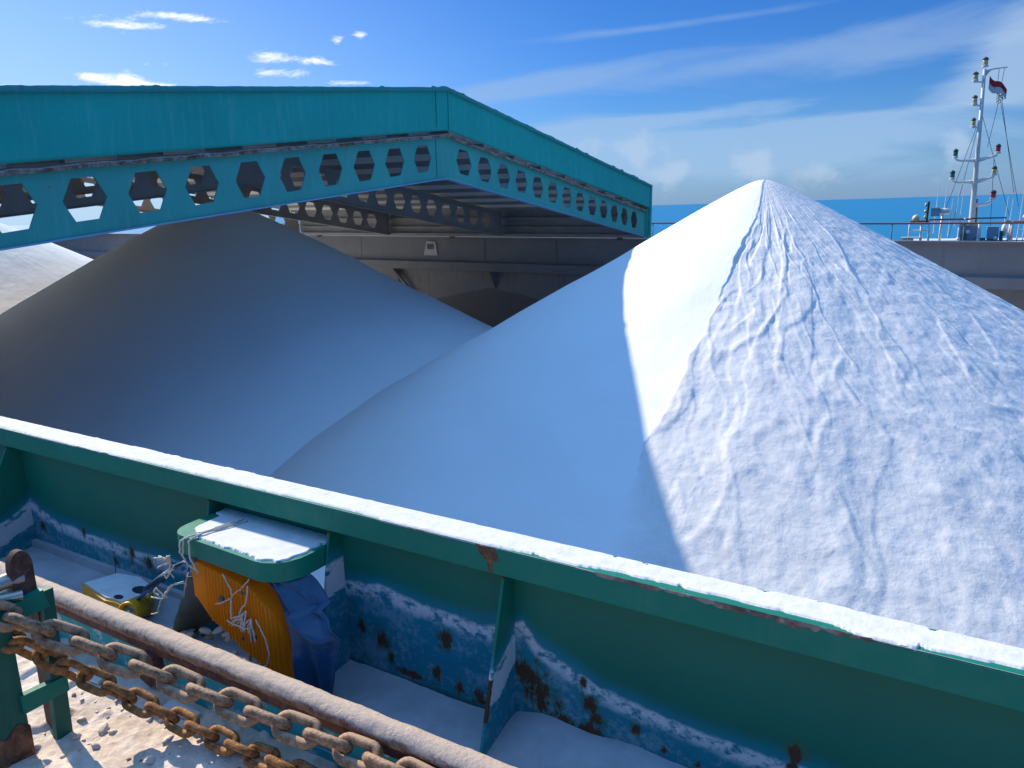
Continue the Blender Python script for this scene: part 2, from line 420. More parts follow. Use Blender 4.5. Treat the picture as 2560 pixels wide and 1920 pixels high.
# ================================================================== SALT PILES
def pile(name, cx, cy, cz, s, r1, label, rough, nang, nrad, seed, round_r=.25, ridge=True):
    th = np.linspace(-np.pi, np.pi, nang, endpoint=False) - np.pi / 2
    u = np.linspace(0, 1, nrad); rad = .002 + (r1 - .002) * (.35 * u + .65 * u ** 1.5)
    T, Q = np.meshgrid(th, rad, indexing='ij')
    X = Q * np.cos(T); Y = Q * np.sin(T)
    H = -s * (np.sqrt(Q ** 2 + round_r ** 2) - round_r)
    K = np.zeros_like(X)
    if ridge:
        jag = (fbm(Q * 3.0, Q * 0, 5, 61) - .5) * .30 * sstep(.1, 2, Q) + (vnoise(Q * 15, Q * 0, 5) - .5) * .05 * sstep(.3, 1, Q)
        xr = .02 + jag * .38 + .12 * sstep(0, .9, Q) - .03 * sstep(1, 4, Q)
        side = np.where(Y < .15, X - xr, np.where(X > 0, 1., -1.))
        K0 = .05
        K = np.where(Y < .15, sstep(-.005, .03 + .5 * sstep(4.5, 5.5, Q), X - xr), sstep(-.05, .3, X))
        wv = .35 * np.maximum(Q, .15)
        fr = (Y < 1).astype(float)
        dR = -.03 * wv * (1 - np.exp(-np.maximum(side, 0) / wv)) * sstep(0, .5, Q)
        dL = -.07 * wv * (1 - np.exp(-np.maximum(-side, 0) / wv)) * fr
        H = H + dR + dL
        K = np.maximum(K, K0)
        fade = 1 - .8 * sstep(5.6, 7.5, Q) * (X < .3)
    else:
        K = np.full_like(X, rough)
    # slump relief on the rough side: radial scarps, gullies, lumps
    Tw = T + .16 * (fbm(Q * .9, T * 2, 3, seed + 3) - .5) + .02 * Q
    ns = fbm(Tw * 4.5, Q * .35, 4, seed)
    sc = 1 - np.abs(2 * fbm(Tw * 5.5 + .5 * Q, Q * .55, 3, seed + 7) - 1)
    u1 = Tw * 3.4 + .65 * fbm(Tw * 2.2, Q * .5, 3, seed + 13) - .16 * Q
    u2 = Tw * 6.3 + .8 * fbm(Tw * 3.1 + 4, Q * .7, 3, seed + 14) - .22 * Q
    def sawf(u): f_ = (-u) % 1.; return np.where(f_ < .93, f_ / .93, (1 - f_) / .07)
    saw = .010 * sawf(u1) * sstep(.40, .60, fbm(Tw * 2, Q * .8, 3, seed + 15)) + .008 * sawf(u2) * sstep(.45, .62, fbm(Tw * 3, Q * 1.1, 3, seed + 16))
    sc2 = 1 - np.abs(2 * fbm(Tw * 9 - .8 * Q, Q * .7, 3, seed + 8) - 1)
    step = sstep(.50, .53, fbm(Tw * 5 + .3 * Q, Q * .5 + 3, 3, seed + 11)) + .7 * sstep(.56, .58, fbm(Tw * 8 + 5, Q * .8, 3, seed + 19))
    lum = fbm(X * 2.6, Y * 2.6, 5, seed + 23) - .5
    fine = fbm(X * 11, Y * 11, 4, seed + 31) - .5
    amp = sstep(.05, 1.6, Q)
    D = (ns - .5) * .03 * np.minimum(Q, 4) * .5 + np.clip(sc - .88, 0, 1) * sstep(.42, .6, ns) * .09 + np.clip(sc2 - .90, 0, 1) * .06 + saw + step * .008 + lum * .013 + fine * .010 + (fbm(X * 5, Y * 5, 4, seed + 37) - .5) * .018
    H = H + K * amp * D * (rough if not ridge else 1)
    # gentle large-scale softness on the smooth side
    H = H + (1 - K) * (fbm(X * .6, Y * .6, 3, seed + 41) - .5) * .10 * amp
    H[:, 0] = H[:, 0].mean() * 0
    o = np_grid(name, X, Y, H, M_SALT, None, True, dict(ang=T, rad=Q, rough_side=K), closed=True, loc=(cx, cy, cz))
    return tag(o, label, 'salt heap', 'salt heaps in the hold')
pile('salt_pile', -2.334, 10.5, 1.24, .55, 8.55, 'tallest white salt heap at the right, sharp crest between a smooth and a crumbled flank', 1, 1700, 430, 3, .16)
pile('salt_pile', -12.784, 10.5, 1.13, .55, 8.55, 'smooth salt heap wholly in shade under the teal hatch cover', .10, 900, 220, 9, .35, False)
pile('salt_pile', -23.2, 10.5, 1.1, .52, 8.55, 'sunlit salt heap at the far left edge, beyond the shaded heap', .6, 700, 200, 15, .3, False)

# ================================================================== OWN SHIP: hold floor, decks
def hold_mat():
    m, t, b = material('hold_steel')
    p = t.pos(); z = t.xyz(p)[2]; x = t.xyz(p)[0]
    n = t.noise(p, 1.4, 7, .65); n2 = t.noise(t.mapping(p, (3, 3, .5)), 2.5, 7, .7)
    c = t.mix(n, (.15, .15, .15), (.26, .255, .25))
    c = t.mix(t.ramp(n2, .5, .7, 0, .55), c, (.12, .12, .125))
    ln = t.m('ADD', -1.95, t.m('ADD', t.m('MULTIPLY', t.m('SINE', t.m('MULTIPLY', x, .9)), .28), t.m('MULTIPLY', n, .3)))
    c = t.mix(t.ramp(t.m('SUBTRACT', ln, z), 0, .08, 0, .75), c, (.10, .10, .10))
    setp(t, b, c, .7, 0, t.bump(n2, .3, .02), .3)
    return m
M_HOLD = hold_mat()
def faded_mat():
    m, t, b = material('faded_coaming_steel')
    p = t.pos(); z = t.xyz(p)[2]
    n = t.noise(p, 1.8, 8, .68); n2 = t.noise(t.mapping(p, (2.5, 2.5, .7)), 2.2, 8, .7)
    c = t.mix(n, (.13, .135, .145), (.24, .24, .24))
    c = t.mix(t.ramp(n2, .5, .68, 0, .6), c, (.17, .18, .19))
    c = t.mix(t.ramp(t.noise(p, 4.4, 8, .7), .64, .7, 0, .7), c, (.26, .13, .07))
    setp(t, b, c, .7, 0, t.bump(n2, .3, .01), .3)
    return m
M_FADED = faded_mat()
o = MB().box(-37, 6.2, 1.95, 20.0, -3.9, -3.8).build('hold_floor', M_HOLD); tag(o, kind='structure')
# inner strip of deck between coaming and rail, with drifted salt
gx = np.linspace(-9, 3, 700); gy = np.concatenate([np.linspace(1.455, 1.868, 70)])
GX, GY = np.meshgrid(gx, gy, indexing='ij')
GZ = -.625 + .03 * fbm(GX * 2.5, GY * 2.5, 4, 2) + .05 * sstep(-1.3, -.7, GX) * sstep(1.6, 1.86, GY) * (.5 + fbm(GX * 3, GY * 3, 3, 8)) + .006 * fbm(GX * 25, GY * 25, 3, 4)
GZ += .035 * np.exp(-((GX + 1.0) / .14) ** 2 - ((GY - 1.86) / .12) ** 2)
GZ -= .012
o = np_grid('deck', GX, GY, GZ, M_DECK); tag(o, kind='structure')
# outer walkway: sand and salt
gx = np.linspace(-5.2, .6, 720); gy = np.linspace(.55, 1.462, 150)
def sandz(x, y):
    z = -.700 + .028 * sstep(1.15, 1.46, y) + .03 * (fbm(x * 2.2, y * 2.6, 4, 51) - .5) + .014 * (fbm(x * 9, y * 11, 4, 52) - .5)
    z = z + .014 * sstep(.52, .60, fbm(x * 7, y * 7, 3, 57)) + .006 * fbm(x * 45, y * 45, 3, 59)
    return z
GX, GY = np.meshgrid(gx, gy, indexing='ij')
o = np_grid('walkway_sand', GX, GY, sandz(GX, GY), M_SAND); tag(o, kind='structure')
o = MB().box(-38, 8, -3.0, 1.9, -.86, -.79).box(-38, -5.2, -3, 1.47, -.79, -.70).box(.6, 8, -3, 1.47, -.79, -.70).box(-5.2, .6, -3, .55, -.79, -.71).build('near_deck', M_DECK); tag(o, kind='structure')
o = MB().box(-38, 8, 19.95, 22.3, -.75, -.62).box(6.2, 8, 1.9, 19.95, -.75, -.62).build('far_deck', M_FADED); tag(o, kind='structure')
# hull sides so the vessel is closed
hull = MB().box(-38, 8, -3.1, -3.0, -5.5, -.6).box(-38, 8, 22.3, 22.4, -5.5, -.6).box(8, 8.1, -3.1, 22.4, -5.5, -.6).box(-38.1, -38, -3.1, 22.4, -5.5, -.6).build('barge_hull', M_GREEN_WEATHERED)
tag(hull, 'dark green hull sides of the cargo barge under the deck edge', 'barge hull')

# ================================================================== NEAR COAMING
near = empty('near_coaming', (-1.5, 1.85, -.6), 'dark green steel hatch side wall in the foreground with salt lying on its top edge', 'hatch coaming')
NL = near.location
def child(o): # keep world coordinates
    o.location = Vector(o.location) - Vector(o.parent.location); return o
LX = [-9, -4.4, -3.95, -3.835, -3.75, -3.6, -3.23, -2.9, -2.5, -2.38, -1.9, -1.82, -1.62, -1.445, -1.2, -1.12, -1.06, -1.014, -.94, -.865, -.8, -.54, -.37, .3, 3]
LZ = [-.5, -.48, -.43, -.385, -.42, -.457, -.474, -.473, -.45, -.43, -.31, -.315, -.291, -.311, -.325, -.30, -.27, -.33, -.357, -.385, -.419, -.446, -.46, -.47, -.47]
RUSTS = [(-3.045, -.485, .022, .045), (-2.93, -.51, .03, .05), (-2.86, -.55, .03, .03), (-3.182, -.55, .02, .02), (-3.75, -.5, .03, .03), (-3.4, -.455, .014, .025), (-1.725, -.463, .016, .05), (-1.63, -.49, .035, .05), (-1.6, -.55, .015, .03), (-1.36, -.414, .028, .042),
         (-1.045, -.43, .06, .055), (-1.0, -.50, .06, .06), (-.93, -.56, .07, .035), (-.83, -.57, .06, .03), (-.70, -.585, .07, .02), (-.55, -.59, .08, .018), (-.855, -.405, .014, .03), (-.84, -.47, .035, .035), (-.80, -.52, .03, .03), (-.69, -.50, .022, .022), (-.246, -.41, .03, .035), (-.25, -.46, .02, .02),
         (-1.40, -.545, .02, .025), (-1.31, -.58, .018, .035), (-1.23, -.575, .018, .035), (-1.5, -.59, .08, .014), (-1.2, -.6, .06, .012), (-.6, -.54, .015, .012), (-.5, -.55, .012, .015)]
def rustf(x, z):
    r = np.zeros_like(x)
    for (a, b, w, h) in RUSTS: r = np.maximum(r, np.exp(-((x - a) / w) ** 2 - ((z - b) / h) ** 2))
    return r
gx = np.concatenate([np.linspace(-9, -4, 60), np.linspace(-3.99, .4, 440), np.linspace(.42, 3, 40)]); gz = np.linspace(-.66, -.08, 59)
GX, GZ = np.meshgrid(gx, gz, indexing='ij')
cxm = (GX[:-1, :-1] + GX[1:, 1:]) / 2; czm = (GZ[:-1, :-1] + GZ[1:, 1:]) / 2
keep = ~((cxm > -2.36) & (cxm < -1.84) & (czm > -.42) & (czm < -.14))
GY = 1.870 + .004 * (fbm(GX * 1.2, GZ * 2, 3, 71) - .5)
o = np_grid('wall_plate', GX, GY, GZ, M_WALL, near, True, dict(dz=GZ - np.interp(GX, LX, LZ), rust=rustf(GX, GZ), foot=GZ + .635, white=np.zeros_like(GX)), mask=keep)
so_ = o.modifiers.new('s', 'SOLIDIFY'); so_.thickness = .012; so_.offset = -1 if False else 1
child(o)
child(MB().box(-38, -9, 1.87, 1.885, -.7, -.08).box(3, 6.2, 1.87, 1.885, -.7, -.08).box(-38, 6.2, 1.885, 1.90, -3.8, -.42).build('hold_side', M_HOLD, near))
f = MB().box(-38, 6.2, 1.797, 1.912, -.085, 0).bevel(.006, 2).build('top_flange', M_GREEN, near); child(f)
f2 = MB()
f2.prism([(-1.19, -.003), (-1.12, -.003), (-1.105, -.04), (-1.13, -.048), (-1.128, -.082), (-1.142, -.083), (-1.15, -.045), (-1.165, -.038)], 'y', 1.7955, 1.7985)
child(tag(f2.build('rust_patch', M_RUST, near), 'brown rust scar on the flange face'))
# salt lying on the flange
gx = np.linspace(-8.5, 1.2, 3900); gy = np.linspace(1.796, 1.913, 22)
GX, GY = np.meshgrid(gx, gy, indexing='ij')
edge = np.minimum(GY - 1.796 - (.010 + .012 * (GX > -1.0)) * sstep(.4, .75, fbm(GX * 3, GX * 0, 3, 81)) * 1.2, (1.913 - GY) * 1.2)
nn = fbm(GX * 22, GY * 22, 5, 83); nb = fbm(GX * 1.7, GY * 0, 3, 85)
th = edge * 1.6 + (nn - .5) * .014 + (nb - .40) * .008 + .001
crack = np.exp(-((GX - (.02 + (GY - 1.85) * .25 + .02 * (fbm(GY * 40, GY * 0, 2, 86) - .5))) / .010) ** 2) * .03
chips = sstep(.70, .78, fbm(GX * 14 + 3, GY * 20, 4, 88)) * .02 * (GX > -1.1) * (GX < -.2)
th = th - crack - chips
GZ = -.004 + .0085 * sstep(0, .006, th) + .002 * (fbm(GX * 35, GY * 35, 3, 89) - .5) * sstep(0, .01, th)
o = np_grid('salt_layer', GX, GY, GZ, M_SALTDUST, near); child(tag(o, 'white salt crust along the top'))
# rusty lip where the paint has flaked along the front top edge
gx = np.linspace(-4.2, 1.2, 2200); v = np.array([0., .35, .7, 1.])
GX, GV = np.meshgrid(gx, v, indexing='ij')
hh_ = .0105 * np.clip(fbm(GX * 2.1, GX * 0, 3, 141) + .35 * sstep(-1.2, -.6, GX) * (1 - sstep(-.15, .1, GX)) - .62, 0, 1) * 3.2 * (.5 + vnoise(GX * 60, GX * 0, 7)) + .0002
o = np_grid('rusty_lip', GX, 1.7948 - .0022 * np.sin(GV * math.pi), .002 - hh_ * GV, M_FLANGE_RUST, near); child(o)
# brackets
def bracket(x, ytop, ybot, label, wht, thick=.010, zb=-.64):
    n, m_ = 40, 60
    V, Wd = np.meshgrid(np.linspace(0, 1, m_), np.linspace(0, 1, n), indexing='xy')
    Zb = zb + (-.085 - zb) * V.T
    yf = ybot + (ytop - ybot) * V.T
    Yb = yf + (1.869 - yf) * Wd.T
    u = Wd.T
    # drift line climbs to the wall
    line = wht(u)
    dz = Zb - line
    rt = np.exp(-(u / .07) ** 2) * (vnoise(Zb * 22, u * 0, 9) > .62) * .9
    Xb = np.full_like(Zb, x)
    white = np.clip(1 - np.abs(dz + .06) / .09, 0, 1) * .95
    o = np_grid('bracket', Xb, Yb, Zb, M_WALL, near, False, dict(dz=dz, rust=rt, foot=Zb + .66, white=white))
    s = o.modifiers.new('s', 'SOLIDIFY'); s.thickness = thick; s.offset = -1
    if label: o['label'] = label
    return child(o)
bracket(-1.10, 1.802, 1.640, 'knee bracket nearest the middle, dusted white halfway down', lambda u: -.37 + .09 * u ** 2 * 1.0)
bracket(-1.80, 1.802, 1.700, 'flaking bracket at the right of the shelf', lambda u: -.22 + .0 * u)
bracket(-2.415, 1.800, 1.70, None, lambda u: -.45 + .02 * u)
bracket(-3.845, 1.800, 1.52, None, lambda u: -.47 + .085 * u ** 2)
bracket(.62, 1.802, 1.64, None, lambda u: -.47 + .05 * u)
bracket(-5.3, 1.802, 1.6, None, lambda u: -.47 + .05 * u)
child(MB().box(-3.84, -2.42, 1.835, 1.872, -.66, -.582).bevel(.008).build('foot_bar', M_DECK, near))
child(MB().box(-2.36, -1.80, 1.868, 1.925, -.435, -.415).bevel(.004).build('opening_sill', M_FLANGE_RUST, near))
# shelf under the flange
sh = MB()
pts = [(-2.40, 1.88), (-2.40, 1.685)] + [(-2.40 + .07 - .07 * math.cos(a), 1.685 - .075 * math.sin(a)) for a in [R(k) for k in (20, 40, 60, 80)]] + [(-1.93, 1.592)] + [(-1.93 + .12 * math.sin(a), 1.712 - .12 * math.cos(a)) for a in [R(k) for k in (15, 35, 55, 75)]] + [(-1.808, 1.735), (-1.808, 1.88)]
sh.prism(pts, 'z', -.215, -.145).bevel(.008, 2)
shelf = child(autosmooth(sh.build('shelf', M_GREEN, near), 50)); shelf['label'] = 'rounded green steel shelf with salt on it, sticking out under the flange'
gx = np.linspace(-2.397, -1.812, 240); gy = np.linspace(1.594, 1.865, 110)
GX, GY = np.meshgrid(gx, gy, indexing='ij')
from math import inf
def inside(x, y):
    d = np.full_like(x, 9.)
    P = [Vector(p) for p in pts]; area = sum(P[i].x * P[(i + 1) % len(P)].y - P[(i + 1) % len(P)].x * P[i].y for i in range(len(P)))
    sg = 1 if area > 0 else -1
    for i in range(len(P)):
        a, b_ = P[i], P[(i + 1) % len(P)]; e = b_ - a
        if e.length < 1e-6: continue
        d = np.minimum(d, sg * (e.x * (y - a.y) - e.y * (x - a.x)) / e.length)
    return d
dd = inside(GX, GY)
th = dd * 1.2 - .012 + (fbm(GX * 28, GY * 28, 5, 91) - .5) * .035
th = th - .05 * np.exp(-((GX + 2.34) / .055) ** 2) * (GY < 1.80) - .05 * np.exp(-((GX + 1.93) / .012) ** 2 - ((GY - 1.68) / .012) ** 2)
th = th - .03 * np.exp(-((GY - 1.80) / .005) ** 2) * (vnoise(GX * 60, GX * 0, 3) > .35)
GZ = -.149 + .010 * sstep(0, .010, th)
o = np_grid('shelf_salt', GX, GY, GZ, M_SALTDUST, near, mask=(dd[:-1, :-1] > .004) & (dd[1:, 1:] > .004) & (dd[1:, :-1] > .004) & (dd[:-1, 1:] > .004)); child(tag(o, 'white salt caked on the shelf'))

# ================================================================== DECK RAIL
rail = empty('track_rail', (-1.8, 1.47, -.6), 'straight dusty steel rail running along the walkway behind the chains', 'rail')
gx = np.linspace(-9, 1.5, 2100); ga = np.linspace(-.42 * math.pi, 1.42 * math.pi, 26)[::-1]
GX, GA = np.meshgrid(gx, ga, indexing='ij')
rr = .034 + .0035 * (fbm(GX * 14, GA * 2.2, 4, 95) - .5) * 2 + .002 * fbm(GX * 60, GA * 5, 2, 96)
o = np_grid('rail_head', GX, 1.460 + rr * 1.05 * np.cos(GA), -.463 + rr * np.sin(GA), M_RAIL, rail); child(o)
child(MB().box(-9, 1.5, 1.438, 1.486, -.522, -.482).bevel(.004).build('rail_web', M_LUG, rail))
child(MB().box(-9, 1.5, 1.460, 1.476, -.82, -.520).build('base_plate', teal_mat('walkway_plate_paint', (.012, .30, .31), .1, .02, dust=.10), rail))
for x in (-2.93, -2.43, -1.2):
    pass
child(MB().prism([(-2.36, -.52), (-2.30, -.52), (-2.30, -.63), (-2.33, -.65), (-2.39, -.63)], 'y', 1.42, 1.461).bevel(.006).build('rail_clip', M_LUG, rail))

# ================================================================== FAR COAMING
far = empty('far_coaming', (-12, 19.7, -.7), 'grey weathered steel side wall on the far side of the hold', 'hatch coaming')
child(MB().box(-37, 6.2, 19.70, 19.74, -.72, 0.0).box(-37, 6.2, 19.60, 19.76, -.004, .03).build('wall_plate', M_FADED, far))
child(MB().prism([(19.70, -.70), (19.56, -.74), (19.56, -.98), (19.70, -1.0)], 'x', -37, 6.2).build('ledge', M_FADED, far))
child(MB().box(-37, 6.2, 19.95, 20.0, -3.8, -.9).box(-37, 6.2, 19.70, 19.95, -1.0, -.96).build('hold_side', M_HOLD, far))
for x in (-30, -26, -22, -18.2, -15.85, -12.2, -8.6, -5, -.2, 2.4):
    child(MB().prism([(19.95, -1.0), (19.60, -1.0), (19.95, -1.55)], 'x', x, x + .03).build('bracket', M_FADED, far))
child(MB().tube([(-15.95, 19.72, -.99), (-15.45, 19.80, -1.55), (-15.0, 19.85, -2.2)], .06, 10).build('pipe_stay', M_FADED, far, True))
for x in np.arange(-34, 6, 2.4):
    if abs(x + 14.35) < .5: continue
    child(MB().box(x, x + .02, 19.685, 19.70, -.7, -.01).build('stiffener', M_FADED, far))
wn = child(MB().prism([(-14.62, -.55), (-14.10, -.55), (-14.17, -.14), (-14.50, -.12)], 'y', 19.66, 19.70).bevel(.03, 2).build('window_frame', simple_mat('pale_frame_paint', (.45, .43, .40), .6, 0, .2, 6, .05), far))
p_ = MB().box(-14.47, -14.24, 19.645, 19.662, -.36, -.20).build('window_pane', simple_mat('window_blue_glass', (.02, .03, .12), .15, 0, .5, 9), wn)
p_.location = (0, 0, 0)
# the pane is modelled in the frame's own space
# ================================================================== HOLD END WALL
o = MB().box(6.2, 6.24, 1.87, 19.76, -3.8, 0).build('hold_end_wall', M_HOLD); tag(o, 'grey steel end wall closing the hold on the right', 'bulkhead')
o = MB().box(-37.04, -37.0, 1.87, 19.76, -3.8, 0).build('hold_end_wall', M_HOLD); tag(o, 'grey steel end wall closing the hold at its far left end', 'bulkhead')

# ================================================================== HATCH COVER
cover = empty('hatch_cover', (-13.3, 10.4, .1), 'large teal gabled rolling hatch cover standing open over the hold', 'hatch cover')
XF = -7.18; XB = -19.6
Yn, Yr, Yf = 1.42, 10.36, 19.42
def P(y, zr, sl, sr): return zr - (Yr - y) * sl if y < Yr else zr - (y - Yr) * sr
def gt(y): return P(y, 2.045, .108, .146)    # girder top
def gb(y): return P(y, 1.400, .106, .1465)   # girder bottom
def ft(y): return P(y, 2.73, .109, .149)     # fascia top
def fb(y): return P(y, 2.115, .109, .144)    # fascia bottom
def girder(x, mat, flmat, rust_top, name='girder', ends=True):
    bm = bmesh.new()
    def strip(y0, y1, holes):
        n = holes; st = (y1 - y0) / n
        for k in range(n):
            a = y0 + k * st; b_ = a + st; c_ = (a + b_) / 2
            mid = lambda y: (gt(y) + gb(y)) / 2 + .01
            hx = .222; ht = .118; hz_ = .196
            jj = random.uniform(-.006, .006)
            def V(y, z): return bm.verts.new((x, y, z))
            LT, LM, LB = V(a, gt(a)), V(a, mid(a)), V(a, gb(a)); RT, RM, RB = V(b_, gt(b_)), V(b_, mid(b_)), V(b_, gb(b_))
            sl_ = (mid(b_) - mid(a)) / st
            hL, hR = V(c_ - hx + jj, mid(c_) - hx * sl_), V(c_ + hx + jj, mid(c_) + hx * sl_)
            hTL, hTR = V(c_ - ht, mid(c_) - ht * sl_ + hz_), V(c_ + ht + jj, mid(c_) + ht * sl_ + hz_)
            hBL, hBR = V(c_ - ht, mid(c_) - ht * sl_ - hz_ + jj), V(c_ + ht, mid(c_) + ht * sl_ - hz_)
            for f_ in ((LT, RT, hTR, hTL), (LT, hTL, hL, LM), (LM, hL, hBL, LB), (LB, hBL, hBR, RB), (RB, hBR, hR, RM), (RM, hR, hTR, RT)):
                bm.faces.new(f_)
    strip(Yn, 10.12, 13); strip(10.59, 18.86, 13)
    for (a, b_) in ((10.12, Yr), (Yr, 10.59), (18.86, Yf - .12)):
        bm.faces.new([bm.verts.new(q) for q in ((x, a, gb(a)), (x, b_, gb(b_)), (x, b_, gt(b_)), (x, a, gt(a)))])
    bmesh.ops.remove_doubles(bm, verts=bm.verts, dist=.0005)
    bmesh.ops.recalc_face_normals(bm, faces=bm.faces)
    me = bpy.data.meshes.new(name); bm.to_mesh(me); bm.free()
    g = mesh_obj(name, me, mat, cover); child(g)
    s = g.modifiers.new('s', 'SOLIDIFY'); s.thickness = .014; s.offset = 0
    fl = MB()
    ys = [Yn, Yr, Yf - .12]
    for a, b_ in zip(ys, ys[1:]):
        fl.bm.verts.ensure_lookup_table()
        fl.prism([(a, gb(a) - .014), (b_, gb(b_) - .014), (b_, gb(b_) + .001), (a, gb(a) + .001)], 'x', x - .055, x + .055)
    q = fl.build('bottom_flange', flmat, g); q.location = -Vector(cover.location) - Vector(g.location)
    # top flange with scaling rust
    nY = 700
    yy = np.linspace(Yn, Yf - .1, nY); prof = np.array([(-.055, -.03), (-.06, .012), (.0, .02), (.055, .016), (.068, .0), (.062, -.03)])
    zt = np.array([gt(v) for v in yy])
    A_ = np.repeat(yy[:, None], len(prof), 1)
    jit = .018 * (fbm(A_ * 5, prof[None, :, 0] * 20, 4, 7 + int(abs(x))) - .5) * (2 if rust_top else .3)
    o_ = np_grid('top_flange', x + prof[None, :, 0] + jit, A_, zt[:, None] + prof[None, :, 1] + jit * .7, M_FLANGE_RUST if rust_top else flmat, g)
    o_.location = -Vector(cover.location) - Vector(g.location)
    return g
g1 = girder(XF - .05, M_TEAL_IN, teal_mat('girder_flange_paint', (.20, .40, .52), .1, .02), True)
g1['label'] = 'teal castellated end girder with hexagon holes and rusty top edge'
for xg in (-11.6, -15.7, XB): girder(xg, M_INNER, M_INNER, False)
# seam plate lines on the front girder at the ridge
sm_ = MB()
for yv in (10.13,): sm_.box(XF - .043, XF - .03, yv, yv + .012, gb(yv) + .03, gt(yv) - .04)
sm_.build('weld_seam', M_TEAL_IN, cover); child(COL.objects[-1]) if False else None
for o_ in [q for q in COL.objects if q.name.startswith('weld_seam')]: child(o_)
# roof sheet + purlins
rs = MB()
for a, b_ in ((1.2, Yr), (Yr, Yf + .06)):
    n = int((b_ - a) / .11)
    for k in range(n):
        y0 = a + (b_ - a) * k / n; y1 = a + (b_ - a) * (k + 1) / n; ym = (y0 + y1) / 2; d_ = .022
        for (p0, p1, q0, q1) in ((y0, ym, 0, d_), (ym, y1, d_, 0)):
            v = [rs.bm.verts.new((xx, yy_, gt(yy_) + .17 + dz_)) for xx in (XB, XF - .1) for yy_, dz_ in ((p0, q0), (p1, q1))]
            rs.bm.faces.new((v[0], v[1], v[3], v[2]))
child(rs.build('ceiling_sheet', M_ROOFIN, cover))
rt = MB()
for a, b_ in ((1.2, Yr), (Yr, Yf + .06)):
    v = [rt.bm.verts.new(q) for q in ((XB, a, ft(a) - .02), (XF, a, ft(a) - .02), (XF, b_, ft(b_) - .02), (XB, b_, ft(b_) - .02))]
    rt.bm.faces.new(v)
child(rt.build('roof_sheet', M_TEAL, cover))
ny = 34
for k in range(ny):
    y = 1.7 + (Yf - .35 - 1.7) * k / (ny - 1)
    child(MB().box(XB, XF - .16, y - .025, y + .025, gt(y) + .03, gt(y) + .15).build('purlin', M_INNER if k % 2 else M_ROOFIN, cover))
# fascia plate
def fascia(x, side):
    gy = np.concatenate([np.linspace(1.15, Yr, 330), np.linspace(Yr + .001, Yf + .05, 330)])
    v = np.linspace(0, 1, 16)
    GY, GV = np.meshgrid(gy, v, indexing='ij')
    zb = np.array([fb(y) for y in gy])[:, None]; zt = np.array([ft(y) for y in gy])[:, None]
    Zf = zb + (zt - zb) * GV
    dent = .012 * (fbm(GY * .8, GV * 1.5, 3, 33) - .5)
    for ys_ in (2.9, 4.35, 5.85, 7.3, 8.75): dent = dent + .010 * np.exp(-((GY - ys_ - (1 - GV) * .12) / .02) ** 2)
    for ys_ in (11.9, 13.4, 14.9, 16.4, 17.9): dent = dent + .008 * np.exp(-((GY - ys_) / .015) ** 2)
    Xf = x + side * dent
    o = np_grid('fascia', Xf, GY, Zf, M_TEAL, cover)
    s = o.modifiers.new('s', 'SOLIDIFY'); s.thickness = .02; s.offset = 0
    return child(o)
fascia(XF + .04, 1)
fascia(XB - .1, -1)
# top edge trim, uneven with rust lumps
yy = np.linspace(1.15, Yf + .05, 900); prof = np.array([(-.03, -.02), (-.03, .012), (.0, .018), (.03, .012), (.034, -.045), (.012, -.05)])
zt = np.array([ft(v) for v in yy]); A_ = np.repeat(yy[:, None], len(prof), 1)
lump = .03 * np.clip(fbm(A_ * 4.2, A_ * 0, 4, 21) - .62, 0, 1) * 4 + .01 * (fbm(A_ * 12, A_ * 0 + prof[None, :, 0] * 30, 3, 22) - .5)
child(np_grid('edge_trim', XF + .05 + prof[None, :, 0], A_, zt[:, None] + prof[None, :, 1] + lump * (prof[None, :, 1] > 0), teal_mat('edge_trim_paint', (.02, .26, .26), .2, .09), cover))
child(MB().box(XF + .03, XF + .065, 10.36, 10.385, 2.125, 2.70).build('ridge_stiffener', M_TEAL, cover)); child(MB().box(XF + .03, XF + .065, 10.04, 10.055, 2.14, 2.64).build('ridge_stiffener', M_TEAL, cover))
# closing plate behind fascia
cp = MB()
for a, b_ in ((3.0, Yr), (Yr, Yf)):
    cp.prism([(a, gt(a) + .14), (b_, gt(b_) + .14), (b_, ft(b_) - .04), (a, ft(a) - .04)], 'x', XF - .14, XF - .12)
child(cp.build('end_closing_plate', M_BLACKISH, cover))
# eave side wall with horizontal bands, end posts
child(MB().box(XB, XF, Yf, Yf + .02, .14, 1.32).build('side_skirt', M_INNER, cover))
child(MB().box(XB, XF, Yf - .07, Yf - .002, .55, .60).box(XB, XF, Yf - .07, Yf - .002, .30, .34).box(XB, XF + .05, Yf - .12, Yf + .05, .05, .14).build('skirt_band', M_INNER, cover))
child(MB().box(XB, XF, 1.16, 1.18, .3, 1.72).build('side_skirt', M_INNER, cover))
child(MB().box(XF - .02, XF + .07, Yf - .03, Yf + .07, .06, 1.36).box(XF - .14, XF + .07, Yf - .16, Yf - .04, .06, .12).build('corner_post', M_TEAL, cover))
child(MB().box(XF - .12, XF + .02, Yf - .125, Yf - .10, .12, .80).build('end_plate', M_TEAL_IN, cover))
child(MB().box(XF - .1, XF + .04, 1.18, 1.28, -.40, 1.7).build('corner_post', M_TEAL, cover))
for xg in (-11.6, -15.7, XB):
    child(MB().box(xg - .05, xg + .05, Yf - .14, Yf - .10, .1, .8).build('eave_post', M_INNER, cover))
# wheels under the eaves
for xw in (XF - .8, -13.4, XB + .8):
    for yw in (19.5,):
        Mx = Matrix.Translation((xw, yw, .07)) @ Matrix.Rotation(R(90), 4, 'X')
        child(MB().lathe([(.03, -.05), (.07, -.05), (.07, .03), (.09, .03), (.09, .05), (.03, .05)], seg=20, M=Mx).build('wheel', M_RUST, cover))

